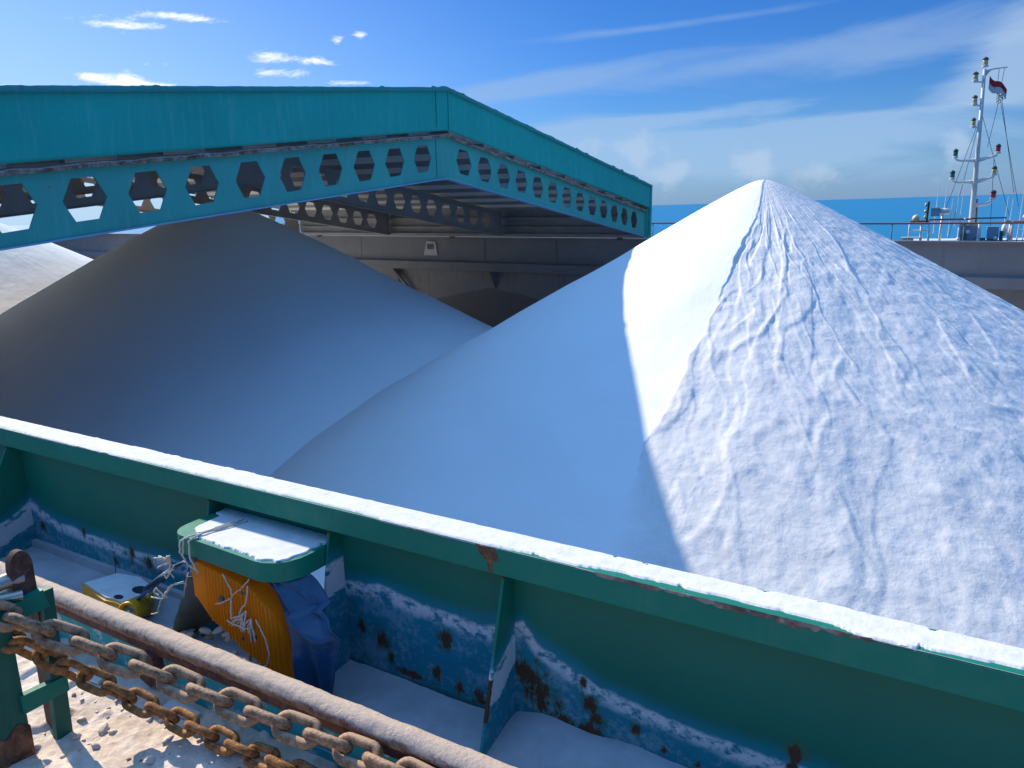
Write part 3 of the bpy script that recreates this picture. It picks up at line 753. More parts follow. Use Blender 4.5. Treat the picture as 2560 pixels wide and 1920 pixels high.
# ================================================================== GUARD RAIL (far side deck)
gr = empty('guard_rail', (-5, 21.5, -.6), 'thin brown guard rail along the far deck edge, in front of the sea', 'guard rail')
M_GR = simple_mat('brown_rail_paint', (.20, .10, .07), .6, 0, .3, 3, .05)
M_STEELB = simple_mat('dark_rail_steel', (.05, .10, .11), .6, 0, .3, 3)
child(MB().tube([(x, 21.5, .36 + .010 * math.sin(x * .7)) for x in np.linspace(-30, 6, 40)], .022, 6).build('top_rail', M_GR, gr, True))
child(MB().tube([(x, 21.5, -.10 + .01 * math.sin(x)) for x in np.linspace(-30, 6, 40)], .012, 6).build('lower_rail', M_STEELB, gr, True))
for x in np.arange(-29.5, 6, 1.55):
    child(MB().tube([(x, 21.5, -.62), (x, 21.5, .36)], .014, 6).build('rail_post', M_STEELB, gr, True))

# ================================================================== NEIGHBOUR SHIP with mast
exec_boat = True
M_WHITE = simple_mat('white_ship_paint', (.62, .62, .60), .45, 0, .1, 5, .06)
M_MASTG = simple_mat('mast_paint', (.48, .49, .47), .45, 0, .12, 5, .10)
M_DARKGREEN = simple_mat('dark_green_steel', (.02, .10, .08), .5, 0, .2, 5)
M_REDP = simple_mat('red_rail_paint', (.45, .07, .05), .5, 0, .2, 5, .03)
M_BLACK = simple_mat('black_fitting', (.02, .025, .025), .4, 0, .2, 9)
M_LGREEN = simple_mat('green_lens', (.0, .14, .08), .2, 0, .2, 9)
M_LRED = simple_mat('red_lens', (.42, .02, .01), .2, 0, .2, 9)
M_LAMB = simple_mat('amber_lens', (.45, .38, .16), .2, 0, .2, 9)
M_SHIPB = simple_mat('pale_blue_housing', (.25, .33, .44), .5, 0, .2, 5)
M_CREAM = simple_mat('cream_locker_paint', (.55, .47, .36), .5, 0, .2, 5)
boat = empty('moored_ship', (0, 27, -.36), 'upper deck and tall light mast of a ship moored beyond the barge, at the right', 'ship')
boat.rotation_euler = Vector((0, 0, 1)).rotation_difference(SEA_N).to_euler()
bz = 0.0
def bpart(mb, name, mat, parent=None, smooth=False, label=None):
    o = mb.build(name, mat, parent or boat, smooth)
    if label: o['label'] = label
    return o
# local coordinates: x right, y away, z up from the roof deck (world z = -.36)
bpart(MB().box(-1.75, 5.5, -1.2, 2.4, -.05, .0).box(-1.75, 5.5, -1.25, -1.2, -.09, .03), 'roof_deck', M_WHITE)
bpart(MB().box(1.05, 5.6, -1.32, -1.25, -.06, .07), 'roof_edge', M_REDP)
bpart(MB().box(-1.6, 5.2, -1.0, 2.2, -2.3, -.05), 'wheelhouse', M_WHITE)
bpart(MB().prism([(-3.4, -4.9), (-4.6, -2.3), (7.5, -2.3), (7.0, -4.9)], 'y', -2.0, 5.0), 'hull', M_GREEN_WEATHERED)
for k in range(6):
    bpart(MB().box(-1.3 + k * 1.05, -.6 + k * 1.05, -1.015, -1.0, -1.25, -.6), 'window', M_BLACK)
mast = bpart(MB().tube([(.12, 0, 0), (.12, 0, .5), (.10, 0, 2.4), (.07, 0, 4.85)], [.085, .085, .060, .042], 14), 'mast', M_MASTG, smooth=True)
bpart(MB().tube([(.18, .1, 0), (.18, .1, 1.0), (.16, .08, 1.2)], [.10, .06, .03], 10), 'mast_foot', M_BLACK, mast, True)
bpart(MB().tube([(.20, .06, .6), (.19, .06, 1.25)], .035, 8), 'cable_duct', M_GR, mast, True)
def lamp(x, z, lens, big=1., y=0.):
    lampb = MB().lathe([(.03 * big, -.13), (.075 * big, -.12), (.075 * big, -.07), (.055 * big, -.06)], c=(x, y, z), seg=14)
    a = bpart(lampb, 'lamp_base', M_MASTG, mast)
    b_ = MB().lathe([(.055 * big, -.06), (.062 * big, -.03), (.062 * big, .05), (.055 * big, .07)], c=(x, y, z), seg=14).build('navigation_light', lens, mast, True)
    return MB().lathe([(.07 * big, .07), (.07 * big, .10), (.045 * big, .13), (.02, .15)], c=(x, y, z), seg=14).build('lamp_cap', M_BLACK, mast)
def yard(xa_, za, xb_, zb_, sag=.06, r=.032):
    pts_ = [(xa_, 0, za), (xa_ + (xb_ - xa_) * .15, 0, za - sag * .8), ((xa_ + xb_) / 2, 0, (za + zb_) / 2 - sag), (xb_ - (xb_ - xa_) * .15, 0, zb_ - sag * .6), (xb_, 0, zb_)]
    bpart(MB().tube(pts_, [r * .8, r, r * 1.3, r, r * .8], 8), 'yardarm', M_WHITE, mast, True)
    bpart(MB().prism([(xa_ + (xb_ - xa_) * .12, za - sag), (xb_ - (xb_ - xa_) * .12, zb_ - sag), (.17, (za + zb_) / 2 - sag - .07), (.07, (za + zb_) / 2 - sag - .07)], 'y', -.006, .006), 'yard_gusset', M_WHITE, mast)
yard(-.46, 2.40, .60, 2.46); yard(-.48, 1.78, .58, 1.86)
bpart(MB().tube([(.14, 0, 1.07), (.45, 0, 1.10), (.60, 0, 1.18)], [.07, .05, .04], 8), 'yardarm', M_WHITE, mast, True)
lamp(-.46, 2.56, M_LGREEN); lamp(.60, 2.63, M_LRED); lamp(-.49, 1.95, M_LGREEN); lamp(.56, 2.02, M_LAMB); lamp(.60, 1.34, M_LRED, 1.1)
lamp(.07, 5.03, M_LAMB, 1.1); lamp(-.14, 4.66, M_LAMB, 1.1); lamp(-.10, 4.02, M_LAMB); lamp(-.08, 3.40, M_LAMB, .9)
for (z_, x0_, x1_) in ((4.53, -.17, .07), (3.89, -.13, .09), (3.28, -.11, .10)):
    bpart(MB().tube([(x0_, 0, z_), (x1_, 0, z_ - .02)], .022, 8), 'lamp_arm', M_WHITE, mast, True)
gf = bpart(MB().tube([(.07, 0, 4.80), (.35, 0, 4.84), (.62, 0, 4.85)], .02, 8).prism([(.09, 4.80), (.22, 4.80), (.09, 4.62)], 'y', -.006, .006), 'gaff', M_MASTG, mast)
# stays and halyards
for (a, b_) in (((.09, 0, 3.6), (-.72, 0, .45)), ((.09, 0, 3.6), (-.45, .3, .1)), ((.12, 0, 3.6), (1.05, 0, .75)), ((.55, 0, 4.83), (.48, 0, 4.0)), ((.50, 0, 4.0), (.33, .1, 2.7)), ((.52, 0, 4.0), (1.25, 0, 1.0)), ((.42, 0, 4.84), (.42, 0, 4.2)), ((.56, 0, 4.0), (1.1, .1, 1.4)), ((.52, 0, 2.4), (.62, 0, .1))):
    bpart(MB().tube([a, b_], .007, 5), 'stay', M_BLACK, mast)
# tangled halyard
random.seed(3)
tang = []
for k in range(26): tang.append((.50 + .12 * math.sin(k * 1.7) * random.uniform(.5, 1), .02 * math.sin(k), 4.30 - .014 * k + .14 * math.cos(k * 1.3)))
bpart(MB().tube(tang, .008, 5), 'halyard', M_BLACK, mast)
# rails, radar, antennas, gear
def brail(xs, z, mat, r=.018):
    bpart(MB().tube([(x, -1.1, z) for x in xs], r, 6), 'roof_rail', mat)
brail((-1.45, -.95), .66, M_REDP, .028); brail((-.95, .1), .70, M_REDP, .026); brail((.1, .95), .72, M_BLACK, .02); brail((.95, 1.1), .62, M_REDP, .024); brail((1.1, 5.0), .60, M_REDP, .04)
brail((-1.45, 5.), .09, M_DARKGREEN, .016); brail((-1.45, -.95), .40, M_WHITE, .018); brail((1.25, 3.2), .38, M_WHITE, .014)
for (x, m_, r_) in ((-1.46, M_WHITE, .018), (-1.14, M_WHITE, .035), (-.94, M_WHITE, .028), (-.18, M_WHITE, .025), (.33, M_WHITE, .04), (1.05, M_WHITE, .022), (1.10, M_WHITE, .045), (1.62, M_WHITE, .05), (2.2, M_WHITE, .03), (3.0, M_WHITE, .03), (4, M_WHITE, .03)):
    bpart(MB().tube([(x, -1.1, 0), (x, -1.1, .64)], r_, 8), 'rail_stanchion', m_, None, True)
rd = bpart(MB().tube([(-.66, -.9, 0), (-.63, -.9, .85)], .035, 8), 'radar_pole', M_WHITE, None, True)
bpart(MB().lathe([(.02, -.08), (.10, -.07), (.19, -.02), (.20, .03), (.17, .08), (.08, .10), (.01, .105)], c=(-.60, -.9, .92), seg=24), 'radar_dome', M_WHITE, rd, True)
an = [(-.83, .3, 1.75), (-.62, .5, 1.65), (-.45, .2, 1.30), (-.30, .5, 1.5), (-.20, .1, 1.48), (.9, .0, 1.3), (1.02, -.02, 1.25), (1.25, .0, 1.45), (1.38, -.4, 1.35)]
for (x, z0, z1) in an:
    bpart(MB().tube([(x, -.9, max(z0, 0)), (x + .05, -.9, z1)], [.016, .007], 6), 'whip_antenna', M_WHITE)
ll = bpart(MB().tube([(-1.02, -1.1, .60), (-1.0, -1.1, 1.22)], .03, 8), 'lantern_post', M_BLACK)
for z_ in (.78, .95, 1.13):
    bpart(MB().lathe([(.03, -.05), (.045, 0), (.03, .05)], c=(-1.06, -1.14, z_), seg=10), 'lantern', M_LAMB, ll, True)
sp = bpart(MB().box(-.93, -.70, -1.12, -1.0, .80, 1.02).bevel(.02), 'search_light_housing', M_SHIPB)
bpart(MB().box(-.95, -.68, -1.14, -.98, 1.02, 1.05), 'housing_lid', M_WHITE, sp)
bpart(MB().lathe([(.01, 0), (.09, .03), (.11, .10), (.07, .17), (.01, .20)], c=(-1.30, -1.1, .66), seg=16), 'horn_cover', M_CREAM, None, True)
lk = bpart(MB().box(-1.62, -1.33, -1.15, -.9, -.02, .18).bevel(.01), 'locker', M_CREAM)
bpart(MB().box(-1.66, -1.10, -1.17, -.88, .18, .205), 'locker_lid', M_WHITE, lk)
bpart(MB().box(-.18, .28, -1.0, -.5, 0, .50).bevel(.02), 'cabinet', M_SHIPB)
bpart(MB().box(-.20, .30, -1.02, -.48, .50, .56).bevel(.01), 'cabinet_top', M_CREAM)
bpart(MB().box(.52, .80, -1.0, -.7, 0, .48).bevel(.03), 'cabinet', M_SHIPB)
bpart(MB().lathe([(.01, -.17), (.06, -.13), (.085, 0), (.06, .13), (.01, .17)], c=(.93, -1.0, .38), seg=16), 'life_buoy_pod', M_WHITE, None, True)
for (x, z_, r_) in ((-.82, .06, .055), (-.18, .14, .06), (.05, .34, .055), (.30, .12, .05), (.73, .16, .055), (-.05, .70, .04), (.05, .56, .05), (1.38, .74, .06), (.45, .04, .06)):
    bpart(MB().lathe([(.005, -r_), (r_ * .7, -r_ * .7), (r_, 0), (r_ * .7, r_ * .7), (.005, r_)], c=(x, -1.1, z_), seg=12), 'float_ball', M_WHITE, None, True)
bpart(MB().lathe([(.08, -.1), (.09, .05), (.05, .1), (.03, .18)], c=(1.60, -1.1, .72), seg=12), 'compass_stand', M_BLACK, None, True)
for (x0_, x1_, h_) in ((.22, .50, .17), (.55, .70, .14), (.82, .90, .36), (-.10, .02, .30)):
    bpart(MB().box(x0_, x1_, -1.12, -.95, 0, h_).bevel(.015), 'winch_box', M_DARKGREEN)
# flag
m_, t_, b_ = material('flag_cloth')
zc = t_.xyz(t_.obj())[2]
setp(t_, b_, t_.mix(t_.ramp(zc, -.012, .0), (.45, .44, .45), (.36, .012, .02)), .8)
gu = np.linspace(0, 1, 26); gv = np.linspace(-.5, .5, 14)
GU, GV = np.meshgrid(gu, gv, indexing='ij')
fl = np_grid('flag', GU * .46, .035 * np.sin(GU * 9 + GV * 2), GV * .36 * (1 - .35 * GU) - .34 * GU - .05 * np.sin(GU * 7) + .03 * np.sin(GV * 5) * GU + .03, m_, None, True, loc=(.13, 26.97, 4.10))
# split line follows the cloth: put the colour border on the cloth's own mid line
me = fl.data; a_ = me.attributes.new('band', 'FLOAT', 'POINT'); a_.data.foreach_set('value', GV.ravel().astype(np.float32))
for l_ in list(m_.node_tree.links):
    if l_.to_node.type == 'MAP_RANGE' and l_.to_socket.name == 'Value': m_.node_tree.links.remove(l_)
mr = [n for n in m_.node_tree.nodes if n.type == 'MAP_RANGE'][0]
at = m_.node_tree.nodes.new('ShaderNodeAttribute'); at.attribute_name = 'band'; m_.node_tree.links.new(at.outputs['Fac'], mr.inputs[0])
tag(fl, 'small red over white flag flying from the ship mast', 'flag')

# ================================================================== CHAINS
def link_mesh(pitch, d, width):
    r = width / 2 - d / 2; half = (pitch + d) / 2 - r   # centre-line stadium
    half = max(half - d * .0, .001)
    pts_ = []
    n = 10
    for k in range(n + 1):
        a = -math.pi / 2 + math.pi * k / n; pts_.append((half + r * math.cos(a), r * math.sin(a), 0))
    for k in range(n + 1):
        a = math.pi / 2 + math.pi * k / n; pts_.append((-half + r * math.cos(a), r * math.sin(a), 0))
    mb = MB(); mb.tube(pts_, d / 2, 12, False, True)
    return mb
def chain(name, pts_, pitch, d, width, mat, label, roll0=45):
    root = empty(name, pts_[0], label, 'chain')
    P_ = [Vector(p) for p in pts_]
    seg = [0]
    for a, b_ in zip(P_, P_[1:]): seg.append(seg[-1] + (b_ - a).length)
    def at(s):
        for i in range(len(seg) - 1):
            if s <= seg[i + 1] or i == len(seg) - 2:
                return P_[i] + (P_[i + 1] - P_[i]) * ((s - seg[i]) / (seg[i + 1] - seg[i]))
    mb = link_mesh(pitch, d, width); bmesh.ops.recalc_face_normals(mb.bm, faces=mb.bm.faces)
    me = bpy.data.meshes.new('link'); mb.bm.to_mesh(me); mb.bm.free()
    me.materials.append(mat); me.polygons.foreach_set('use_smooth', [True] * len(me.polygons))
    n = int(seg[-1] / pitch)
    for k in range(n):
        s = (k + .5) * pitch; c_ = at(s); tn = (at(min(s + pitch / 2, seg[-1])) - at(s - pitch / 2)).normalized()
        q = tn.to_track_quat('X', 'Z').to_matrix()
        roll = roll0 + (90 if k % 2 else 0) + random.uniform(-7, 7)
        q = q @ Matrix.Rotation(R(roll), 3, 'X') @ Matrix.Rotation(R(random.uniform(-3, 3)), 3, 'Z')
        o = bpy.data.objects.new('link', me); COL.objects.link(o); o.parent = root
        o.matrix_local = Matrix.Translation(c_ - P_[0]) @ q.to_4x4()
    return root
chain('dusty_chain', [(-2.436, 0.984, -0.150), (-2.374, 1.050, -0.205), (-2.227, 1.155, -0.300), (-2.018, 1.232, -0.370), (-1.816, 1.285, -0.420), (-1.634, 1.325, -0.455), (-1.375, 1.375, -0.490), (-0.876, 1.402, -0.520)], .101, .0295, .089, M_CHAIN_D, 'thick dust-covered steel chain, the upper of the two chains beside the rail', 40)
chain('rusty_chain', [(-2.484, 1.028, -0.270), (-2.417, 1.070, -0.310), (-2.395, 1.144, -0.400), (-2.362, 1.219, -0.490), (-2.245, 1.275, -0.560), (-2.076, 1.319, -0.610), (-1.851, 1.344, -0.635), (-1.627, 1.358, -0.640), (-1.168, 1.356, -0.640)], .083, .0245, .077, M_CHAIN_R, 'thinner orange-brown rusty chain, the lower of the two chains, just above the sand', 35)

# ================================================================== CHAIN STOPPER FRAME (left edge)
st = empty('chain_stopper', (-2.47, 1.1, -.72), 'green steel chain stopper frame with a rounded rusty lug at the left edge', 'chain stopper')
XS = -2.43
child(MB().prism([(.90, -.80), (1.062, -.70), (1.062, -.215), (1.00, -.19), (.86, -.19), (.86, -.80)], 'x', XS - .03, XS).bevel(.004).build('front_plate', M_GREEN_WEATHERED, st))
child(MB().prism([(1.185, -.78), (1.20, -.18), (1.165, -.18), (1.13, -.78)], 'x', XS - .02, XS + .006).build('rear_plate', M_GREEN_WEATHERED, st))
child(MB().prism([(1.05, -.55), (1.195, -.55), (1.195, -.495), (1.05, -.485)], 'x', XS - .012, XS + .012).bevel(.003).build('lower_crossbar', M_GREEN, st))
child(MB().prism([(1.0, -.235), (1.178, -.235), (1.165, -.170), (1.0, -.185)], 'x', XS - .012, XS + .014).bevel(.003).build('upper_crossbar', M_GREEN, st))
child(MB().box(XS - .09, XS - .02, 1.155, 1.180, -.78, -.20).bevel(.004).build('side_plate', M_LUG, st))
lug = [(1.165, -.19), (1.164, -.12)] + [(1.13 + .034 * math.cos(a), -.085 + .055 * math.sin(a)) for a in [R(k) for k in range(0, 181, 18)]] + [(1.096, -.12), (1.096, -.19)]
lugo = child(autosmooth(MB().prism(lug, 'x', XS - .045, XS - .018).bevel(.003).build('lug', M_LUG, st)))
M_BOLT = simple_mat('bright_bolt', (.42, .37, .32), .28, .85, .2, 20, .03)
bt = MB().tube([(XS - .05, 1.02, -.125), (XS - .045, 1.085, -.122), (XS - .04, 1.135, -.125)], .026, 16)
bt.tube([(XS - .02, 1.05, -.16), (XS + .0, 1.11, -.165)], .018, 12)
bt.tube([(XS + .0, 1.0, -.13), (XS - .01, 1.03, -.128)], .034, 6)
child(autosmooth(bt.build('pin', M_BOLT, st)))
child(MB().prism([(.898, -.81), (1.066, -.71), (1.066, -.60), (1.03, -.575), (.99, -.61), (.95, -.56), (.898, -.60)], 'x', XS - .033, XS + .003).build('rusty_foot', M_RUST, st))
# pale plate offcuts lying in the sand
M_PALEG = simple_mat('pale_green_paint', (.42, .52, .46), .6, 0, .15, 12, .02, dust=.1)
for (x, y, a, lab) in ((-2.14, 1.40, 20, 'pale green flat steel bar lying in sand between the two chains'), (-2.62, 1.37, 25, 'short pale green steel plate lying behind the rusty chain, near the stopper')):
    o = MB().box(-.075, .075, -.02, .02, -.006, .006).bevel(.002).build('steel_plate', M_PALEG)
    o.location = (x, y, float(sandz(np.array(x), np.array(y))) + .012); o.rotation_euler = (R(6), 0, R(a - 20)); tag(o, lab, 'steel plate')

# ================================================================== THINGS UNDER THE SHELF
# orange ribbed crate
def plastic(name, col, ribs=False, trans=.35):
    m, t, b = material(name)
    p = t.pos()
    c = t.mix(t.noise(p, 9, 5), tuple(v * .82 for v in col), col)
    c = t.mix(t.ramp(t.noise(p, 38, 6, .7), .64, .72, 0, .6), c, tuple(v * .5 + .2 for v in col))
    setp(t, b, c, .45, 0, t.bump(t.noise(p, 20, 5), .2, .004))
    tr = t.node('ShaderNodeBsdfTranslucent'); t.put(tr.inputs[0], c)
    mx = t.node('ShaderNodeMixShader'); mx.inputs[0].default_value = trans
    t.L.new(b.outputs[0], mx.inputs[1]); t.L.new(tr.outputs[0], mx.inputs[2])
    out = [n for n in m.node_tree.nodes if n.type == 'OUTPUT_MATERIAL'][0]; t.L.new(mx.outputs[0], out.inputs[0])
    return m
M_ORANGE = plastic('orange_plastic', (1.0, .40, .01), trans=.6)
M_YELLOW = plastic('yellow_plastic', (.80, .38, .01), trans=.2)
out_top = [(-2.30, -.225), (-2.21, -.235), (-1.985, -.262), (-1.90, -.32), (-1.855, -.42), (-1.845, -.60)]
out_bot = [(-2.275, -.37), (-2.205, -.44), (-2.13, -.47), (-2.06, -.515), (-1.96, -.545), (-1.87, -.60)]
n = 170
s_ = np.linspace(0, 1, n)
xt = np.interp(s_, np.linspace(0, 1, 6), [p[0] for p in out_top]); xs = np.linspace(-2.285, -1.850, n)
zt_ = np.interp(xs, [p[0] for p in out_top], [p[1] for p in out_top]); zb_ = np.interp(xs, [p[0] for p in out_bot], [p[1] for p in out_bot])
rib = .0026 * np.sign(np.sin(xs * 2 * math.pi / .0165)) * (xs > -2.215)
yb = 1.605 + .10 * np.clip((xs + 1.93) / .08, 0, 1) ** 2 * .4
bmq = MB(); prevs = None
for i in range(n):
    ring = [bmq.bm.verts.new(q) for q in ((xs[i], yb[i] + rib[i], zb_[i]), (xs[i], yb[i] + rib[i], zt_[i]), (xs[i] + .01, 1.735, zt_[i] + .012), (xs[i] + .01, 1.735, zb_[i]))]
    if prevs:
        for k in range(4): bmq.bm.faces.new((prevs[k], ring[k], ring[(k + 1) % 4], prevs[(k + 1) % 4]))
    else: bmq.bm.faces.new(ring)
    prevs = ring
bmq.bm.faces.new(prevs[::-1])
crate = empty('orange_crate', (-2.08, 1.67, -.55), 'worn orange ribbed plastic crate tied up under the green shelf', 'plastic crate')
child(bmq.build('shell', M_ORANGE, crate))
M_HOLE = simple_mat('dark_hole_plastic', (.10, .09, .10), .7)
for (x, z, r_) in ((-2.135, -.34, .011), (-1.985, -.445, .010), (-2.045, -.47, .006), (-2.02, -.29, .006)):
    pts_ = [(x + r_ * random.uniform(.7, 1.3) * math.cos(R(a)), z + r_ * random.uniform(.6, 1.4) * math.sin(R(a))) for a in range(0, 360, 40)]
    child(MB().prism(pts_, 'y', 1.598, 1.606).build('tear', M_HOLE, crate))
# blue tarp
M_TARP = None
m, t, b = material('blue_tarpaulin'); p = t.pos()
n1 = t.noise(p, 14, 7, .65); n2 = t.noise(p, 6, 4)
setp(t, b, t.mix(t.ramp(n1, .55, .75, 0, .35), t.mix(n2, (.005, .045, .10), (.010, .075, .16)), (.09, .17, .27)), .42, 0, t.bump(t.noise(p, 22, 5, .6), .6, .008), .5)
M_TARP = m
nu, nv = 60, 90
U, V = np.meshgrid(np.linspace(0, 1, nu), np.linspace(0, 1, nv), indexing='ij')
lx = np.interp(V, [0, .25, .6, 1], [-1.985, -1.915, -1.865, -1.835]); lz = np.interp(V, [0, .25, .6, 1], [-.205, -.27, -.42, -.60])
rx = np.interp(V, [0, .25, .5, .6, 1], [-1.85, -1.775, -1.66, -1.60, -1.655]); rz = np.interp(V, [0, .25, .5, .6, 1], [-.19, -.24, -.33, -.355, -.645])
TX = lx + (rx - lx) * U; TZ = lz + (rz - lz) * U
TY = 1.64 + .02 * np.sin(U * 7 + V * 3) + .05 * U * (1 - U) * 2 * -1 + .05 * (U > 0) * U * (V < .4) + .035 * (fbm(U * 3, V * 3.5, 3, 101) - .5) - .035 * sstep(.45, .55, V) * sstep(.5, .9, U) + .010 * np.sin((U * 1.9 - V) * 8) + .006 * fbm(U * 9, V * 9, 3, 103)
tp = np_grid('blue_tarp', TX, TY, TZ, M_TARP); tag(tp, 'blue plastic tarpaulin hanging down at the right of the orange crate', 'tarpaulin')
s = tp.modifiers.new('s', 'SOLIDIFY'); s.thickness = .003
# grey sack left of the crate
U, V = np.meshgrid(np.linspace(0, 1, 40), np.linspace(0, 1, 50), indexing='ij')
lx = np.interp(V, [0, .4, 1], [-2.44, -2.51, -2.50]); lz = np.interp(V, [0, .4, 1], [-.34, -.47, -.615]); rx = np.interp(V, [0, .3, 1], [-2.30, -2.27, -2.40]); rz = np.interp(V, [0, .3, 1], [-.32, -.42, -.60])
TY = 1.70 + .03 * np.sin(U * 6 + V * 4) * (.4 + V) + .03 * (fbm(U * 4, V * 4, 3, 111) - .5) - .05 * np.sin(U * math.pi)
sk = np_grid('grey_sack', lx + (rx - lx) * U, TY, lz + (rz - lz) * U, simple_mat('grey_sackcloth', (.085, .09, .075), .8, 0, .5, 10, .06, .4))
s = sk.modifiers.new('s', 'SOLIDIFY'); s.thickness = .006
tag(sk, 'limp dark grey-green sack hanging left of the orange crate', 'sack')
# yellow casing lying on deck
yl = empty('yellow_float_casing', (-2.93, 1.68, -.60), 'yellow plastic casing with salt on its lid, lying on the deck left of the sack', 'plastic casing')
base = [(-3.055, 1.625), (-2.845, 1.590), (-2.80, 1.60), (-2.745, 1.60), (-2.70, 1.70), (-2.79, 1.765), (-2.88, 1.785), (-3.01, 1.76)]
body = child(MB().prism(base, 'z', -.605, -.528).bevel(.007, 2).build('body', M_YELLOW, yl))
cxy = (-2.89, 1.69)
lidp = [(cxy[0] + (x - cxy[0]) * .93, cxy[1] + (y - cxy[1]) * .90) for x, y in base]
child(MB().prism(lidp, 'z', -.528, -.519).bevel(.004).build('lid', M_SALTDUST, yl))
for (x, y, a, b_) in ((-2.775, 1.705, .042, .026), (-2.80, 1.625, .024, .014)):
    pts_ = [(x + a * math.cos(R(k)), y + b_ * math.sin(R(k))) for k in range(0, 360, 24)]
    child(MB().prism(pts_, 'z', -.52, -.5165).build('hand_hole', M_BLACK, yl))
Mx = Matrix.Translation((-2.70, 1.635, -.56)) @ Matrix.Rotation(R(62), 4, 'Z') @ Matrix.Rotation(R(90), 4, 'X') @ Matrix.Rotation(0, 4, 'Z')
Mx = Matrix.Translation((-2.715, 1.625, -.555)) @ Vector((.35, -.9, .15)).to_track_quat('Z', 'Y').to_matrix().to_4x4()
child(MB().lathe([(.044, -.06), (.046, .03), (.040, .036), (.034, .034), (.030, .016)], seg=24, M=Mx).build('spout', M_YELLOW, yl, True))
child(MB().lathe([(.028, .010), (.028, .022), (.020, .026), (.012, .020), (.010, .034)], seg=20, M=Mx).build('spout_core', M_BOLT, yl, True))
wire = MB().tube([(-3.02, 1.755, -.53), (-3.025, 1.765, -.47), (-3.03, 1.77, -.43)], .0016, 5); child(wire.build('wire_stub', M_BLACK, yl))
# blue strap
pts_ = [(-2.70, 1.66, -.50), (-2.62, 1.66, -.44), (-2.54, 1.655, -.375), (-2.46, 1.65, -.325), (-2.40, 1.64, -.285), (-2.33, 1.625, -.245), (-2.26, 1.61, -.225)]
sb = []
for i, p_ in enumerate(pts_):
    sb.append((Vector(p_), .030 * (1 - .55 * i / 6) * (1 if i != 4 else .45)))
U = np.linspace(0, 1, 60); Vv = np.linspace(-1, 1, 12)
cc = np.array([[np.interp(u * 6, range(7), [p[k] for p in pts_]) for k in range(3)] for u in U]); ww = np.interp(U * 6, range(7), [s_[1] for s_ in sb])
TX = cc[:, 0][:, None] + ww[:, None] * Vv[None] * .35; TZ = cc[:, 2][:, None] + ww[:, None] * Vv[None] * .9
TY = cc[:, 1][:, None] + .012 * np.sin(U[:, None] * 14 + Vv[None] * 3) - .012 * (1 - Vv[None] ** 2)
sp_ = np_grid('blue_strap', TX, TY, TZ, M_TARP); s = sp_.modifiers.new('s', 'SOLIDIFY'); s.thickness = .003
tag(sp_, 'twisted blue cloth strip running from the yellow casing up to the shelf', 'cloth strip')
# twine
M_TW = simple_mat('frayed_twine', (.55, .50, .40), .9, 0, .25, 60)
def twine(paths, r, label, name='frayed_twine'):
    mb = MB()
    for pts_ in paths:
        P_ = []
        for a, b_ in zip(pts_, pts_[1:]):
            for k in range(5):
                f_ = k / 5; P_.append(Vector(a) * (1 - f_) + Vector(b_) * f_ + Vector((random.uniform(-1, 1), random.uniform(-.5, .5), random.uniform(-1, 1))) * .0022)
        P_.append(Vector(pts_[-1]))
        mb.tube(P_, r * random.uniform(.7, 1.2), 6)
    o = mb.build(name, M_TW, None, True); tag(o, label, 'twine'); return o
random.seed(11)
loop1 = [[(-2.22, 1.80, -.135), (-2.25, 1.70, -.133), (-2.275, 1.62, -.133), (-2.285, 1.583, -.142), (-2.287, 1.578, -.20), (-2.27, 1.582, -.235), (-2.24, 1.595, -.26)],
         [(-2.20, 1.80, -.135), (-2.235, 1.70, -.133), (-2.27, 1.61, -.133), (-2.30, 1.585, -.145), (-2.305, 1.58, -.19), (-2.295, 1.59, -.225)],
         [(-2.23, 1.79, -.135), (-2.25, 1.66, -.130), (-2.262, 1.59, -.142), (-2.255, 1.582, -.205), (-2.225, 1.585, -.255)]]
twine(loop1, .0030, 'pale twine looped over the green shelf near its left end')
kn = (-2.40, 1.60, -.265); tails = []
for k in range(13):
    a = R(random.uniform(60, 200)); L_ = random.uniform(.03, .075)
    tails.append([kn, (kn[0] + L_ * .5 * math.cos(a), kn[1] - .008, kn[2] + L_ * .6 * math.sin(a)), (kn[0] + L_ * math.cos(a), kn[1] - .01 + random.uniform(-.01, .01), kn[2] + L_ * .8 * math.sin(a) - .01)])
tails += [[kn, (-2.41, 1.60, -.31), (-2.43, 1.60, -.335), (-2.45, 1.6, -.32), (-2.42, 1.6, -.30)], [(-2.38, 1.60, -.27), (-2.40, 1.595, -.30), (-2.385, 1.6, -.32)]]
twine(tails, .0026, 'frayed knot of pale twine at the left corner of the shelf')
t3 = [[(-2.33, 1.60, -.325), (-2.39, 1.59, -.345), (-2.43, 1.585, -.385), (-2.46, 1.58, -.43), (-2.475, 1.575, -.475), (-2.505, 1.57, -.485)], [(-2.33, 1.60, -.32), (-2.38, 1.59, -.34), (-2.42, 1.585, -.385), (-2.44, 1.58, -.41)],
      [(-2.42, 1.585, -.40), (-2.46, 1.58, -.415), (-2.50, 1.575, -.415)], [(-2.44, 1.585, -.40), (-2.475, 1.58, -.375), (-2.49, 1.58, -.395), (-2.46, 1.58, -.405)]]
twine(t3, .0032, 'long pale twine tail hanging in front of the grey sack')
t4 = []
for k in range(22):
    x0, z0 = random.choice([(-2.07, -.315), (-2.00, -.345), (-1.98, -.37), (-2.02, -.36)])
    a = R(random.uniform(200, 300)); L_ = random.uniform(.03, .09)
    t4.append([(x0, 1.592, z0), (x0 + L_ * .5 * math.cos(a), 1.585, z0 + L_ * .55 * math.sin(a)), (x0 + L_ * math.cos(a) + random.uniform(-.01, .01), 1.583, z0 + L_ * math.sin(a))])
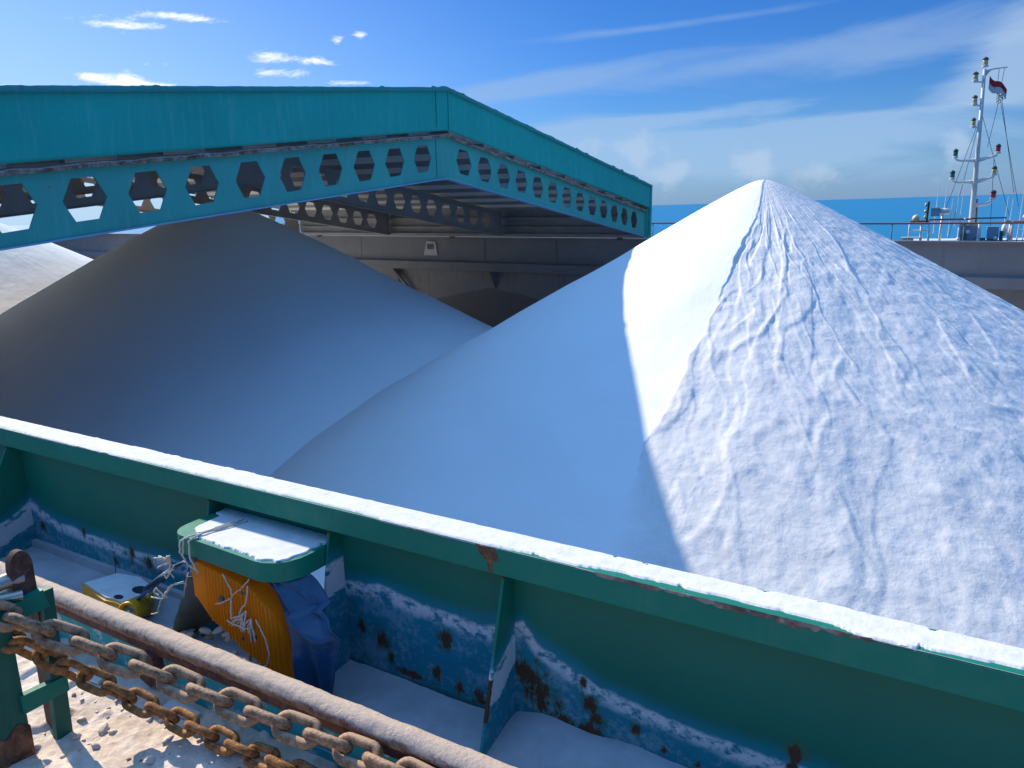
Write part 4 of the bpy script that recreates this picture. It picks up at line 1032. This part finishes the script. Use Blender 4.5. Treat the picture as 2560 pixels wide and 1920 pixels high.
t4 += [[(-1.96, 1.585, -.215), (-2.01, 1.585, -.265), (-2.06, 1.588, -.30)], [(-2.10, 1.59, -.23), (-2.065, 1.59, -.28), (-2.06, 1.588, -.31)], [(-1.97, 1.585, -.24), (-1.99, 1.585, -.31), (-2.03, 1.585, -.36)],
       [(-1.95, 1.586, -.36), (-1.90, 1.58, -.42), (-1.885, 1.575, -.47), (-1.91, 1.58, -.52), (-1.95, 1.58, -.545)], [(-1.98, 1.586, -.41), (-2.06, 1.58, -.405), (-2.09, 1.58, -.40)]]
twine(t4, .0026, 'tangle of frayed white twine hanging over the face of the orange crate')
t5 = [[(-2.78, 1.60, -.56), (-2.66, 1.60, -.575), (-2.56, 1.61, -.59), (-2.50, 1.60, -.595), (-2.48, 1.58, -.60)]]
twine(t5, .0028, 'thin cord trailing on the deck from the yellow casing')

# ================================================================== PEBBLES, SHELLS, CRUMBS
def pebble(x, y, z, s, mat, name, label, cat, group):
    bm = bmesh.new(); bmesh.ops.create_icosphere(bm, subdivisions=2, radius=1)
    ph = random.uniform(0, 9)
    for v in bm.verts:
        f_ = 1 + .22 * math.sin(v.co.x * 3 + ph) * math.cos(v.co.y * 4 - ph) + .1 * math.sin(v.co.z * 7 + ph)
        v.co = Vector((v.co.x * s * 1.3 * f_, v.co.y * s * .9 * f_, v.co.z * s * .55 * f_))
    me = bpy.data.meshes.new(name); bm.to_mesh(me); bm.free()
    o = mesh_obj(name, me, mat, None, (x, y, z), True); o.rotation_euler = (random.uniform(-.4, .4), random.uniform(-.4, .4), random.uniform(0, 6))
    return tag(o, label, cat, group)
random.seed(21)
named = [(-2.10, 1.10, .022, M_PEBB, 'brown broken shell lying on the sand near the bottom edge, left one'), (-1.94, 1.155, .020, M_PEBB, 'reddish brown shell fragment on the sand right of the other brown shell'),
         (-2.33, 1.235, .018, M_PEB, 'pale stone on the sand just right of the stopper frame')]
for (x, y, s, mt, lab) in named:
    pebble(x, y, float(sandz(np.array(x), np.array(y))) + s * .3, s, mt, 'shell', lab, 'shell', None)
for k in range(170):
    x = random.uniform(-2.6, -1.3); y = random.uniform(.85, 1.42); s = random.choice([.003, .004, .005, .006, .008, .011, .014])
    if y < 1.02 and x < -2.3: pass
    pebble(x, y, float(sandz(np.array(x), np.array(y))) + s * .25, s, M_PEB if random.random() < .85 else M_PEBB, 'pebble', 'small pale pebble among others strewn over the walkway sand', 'pebble', 'pebbles on the walkway sand')
for k in range(46):
    x = random.uniform(-2.50, -1.97); f_ = random.random(); y = 1.53 + f_ * .16; s = random.uniform(.008, .022)
    z = -.595 + .05 * math.exp(-((x + 2.25) / .15) ** 2) * random.random() + s * .3
    pebble(x, y, z, s, M_PEB if random.random() < .8 else M_PEBB, 'salt_lump', 'small lump in the heap of salt lumps below the orange crate', 'salt lump', 'salt lumps heaped below the orange crate')
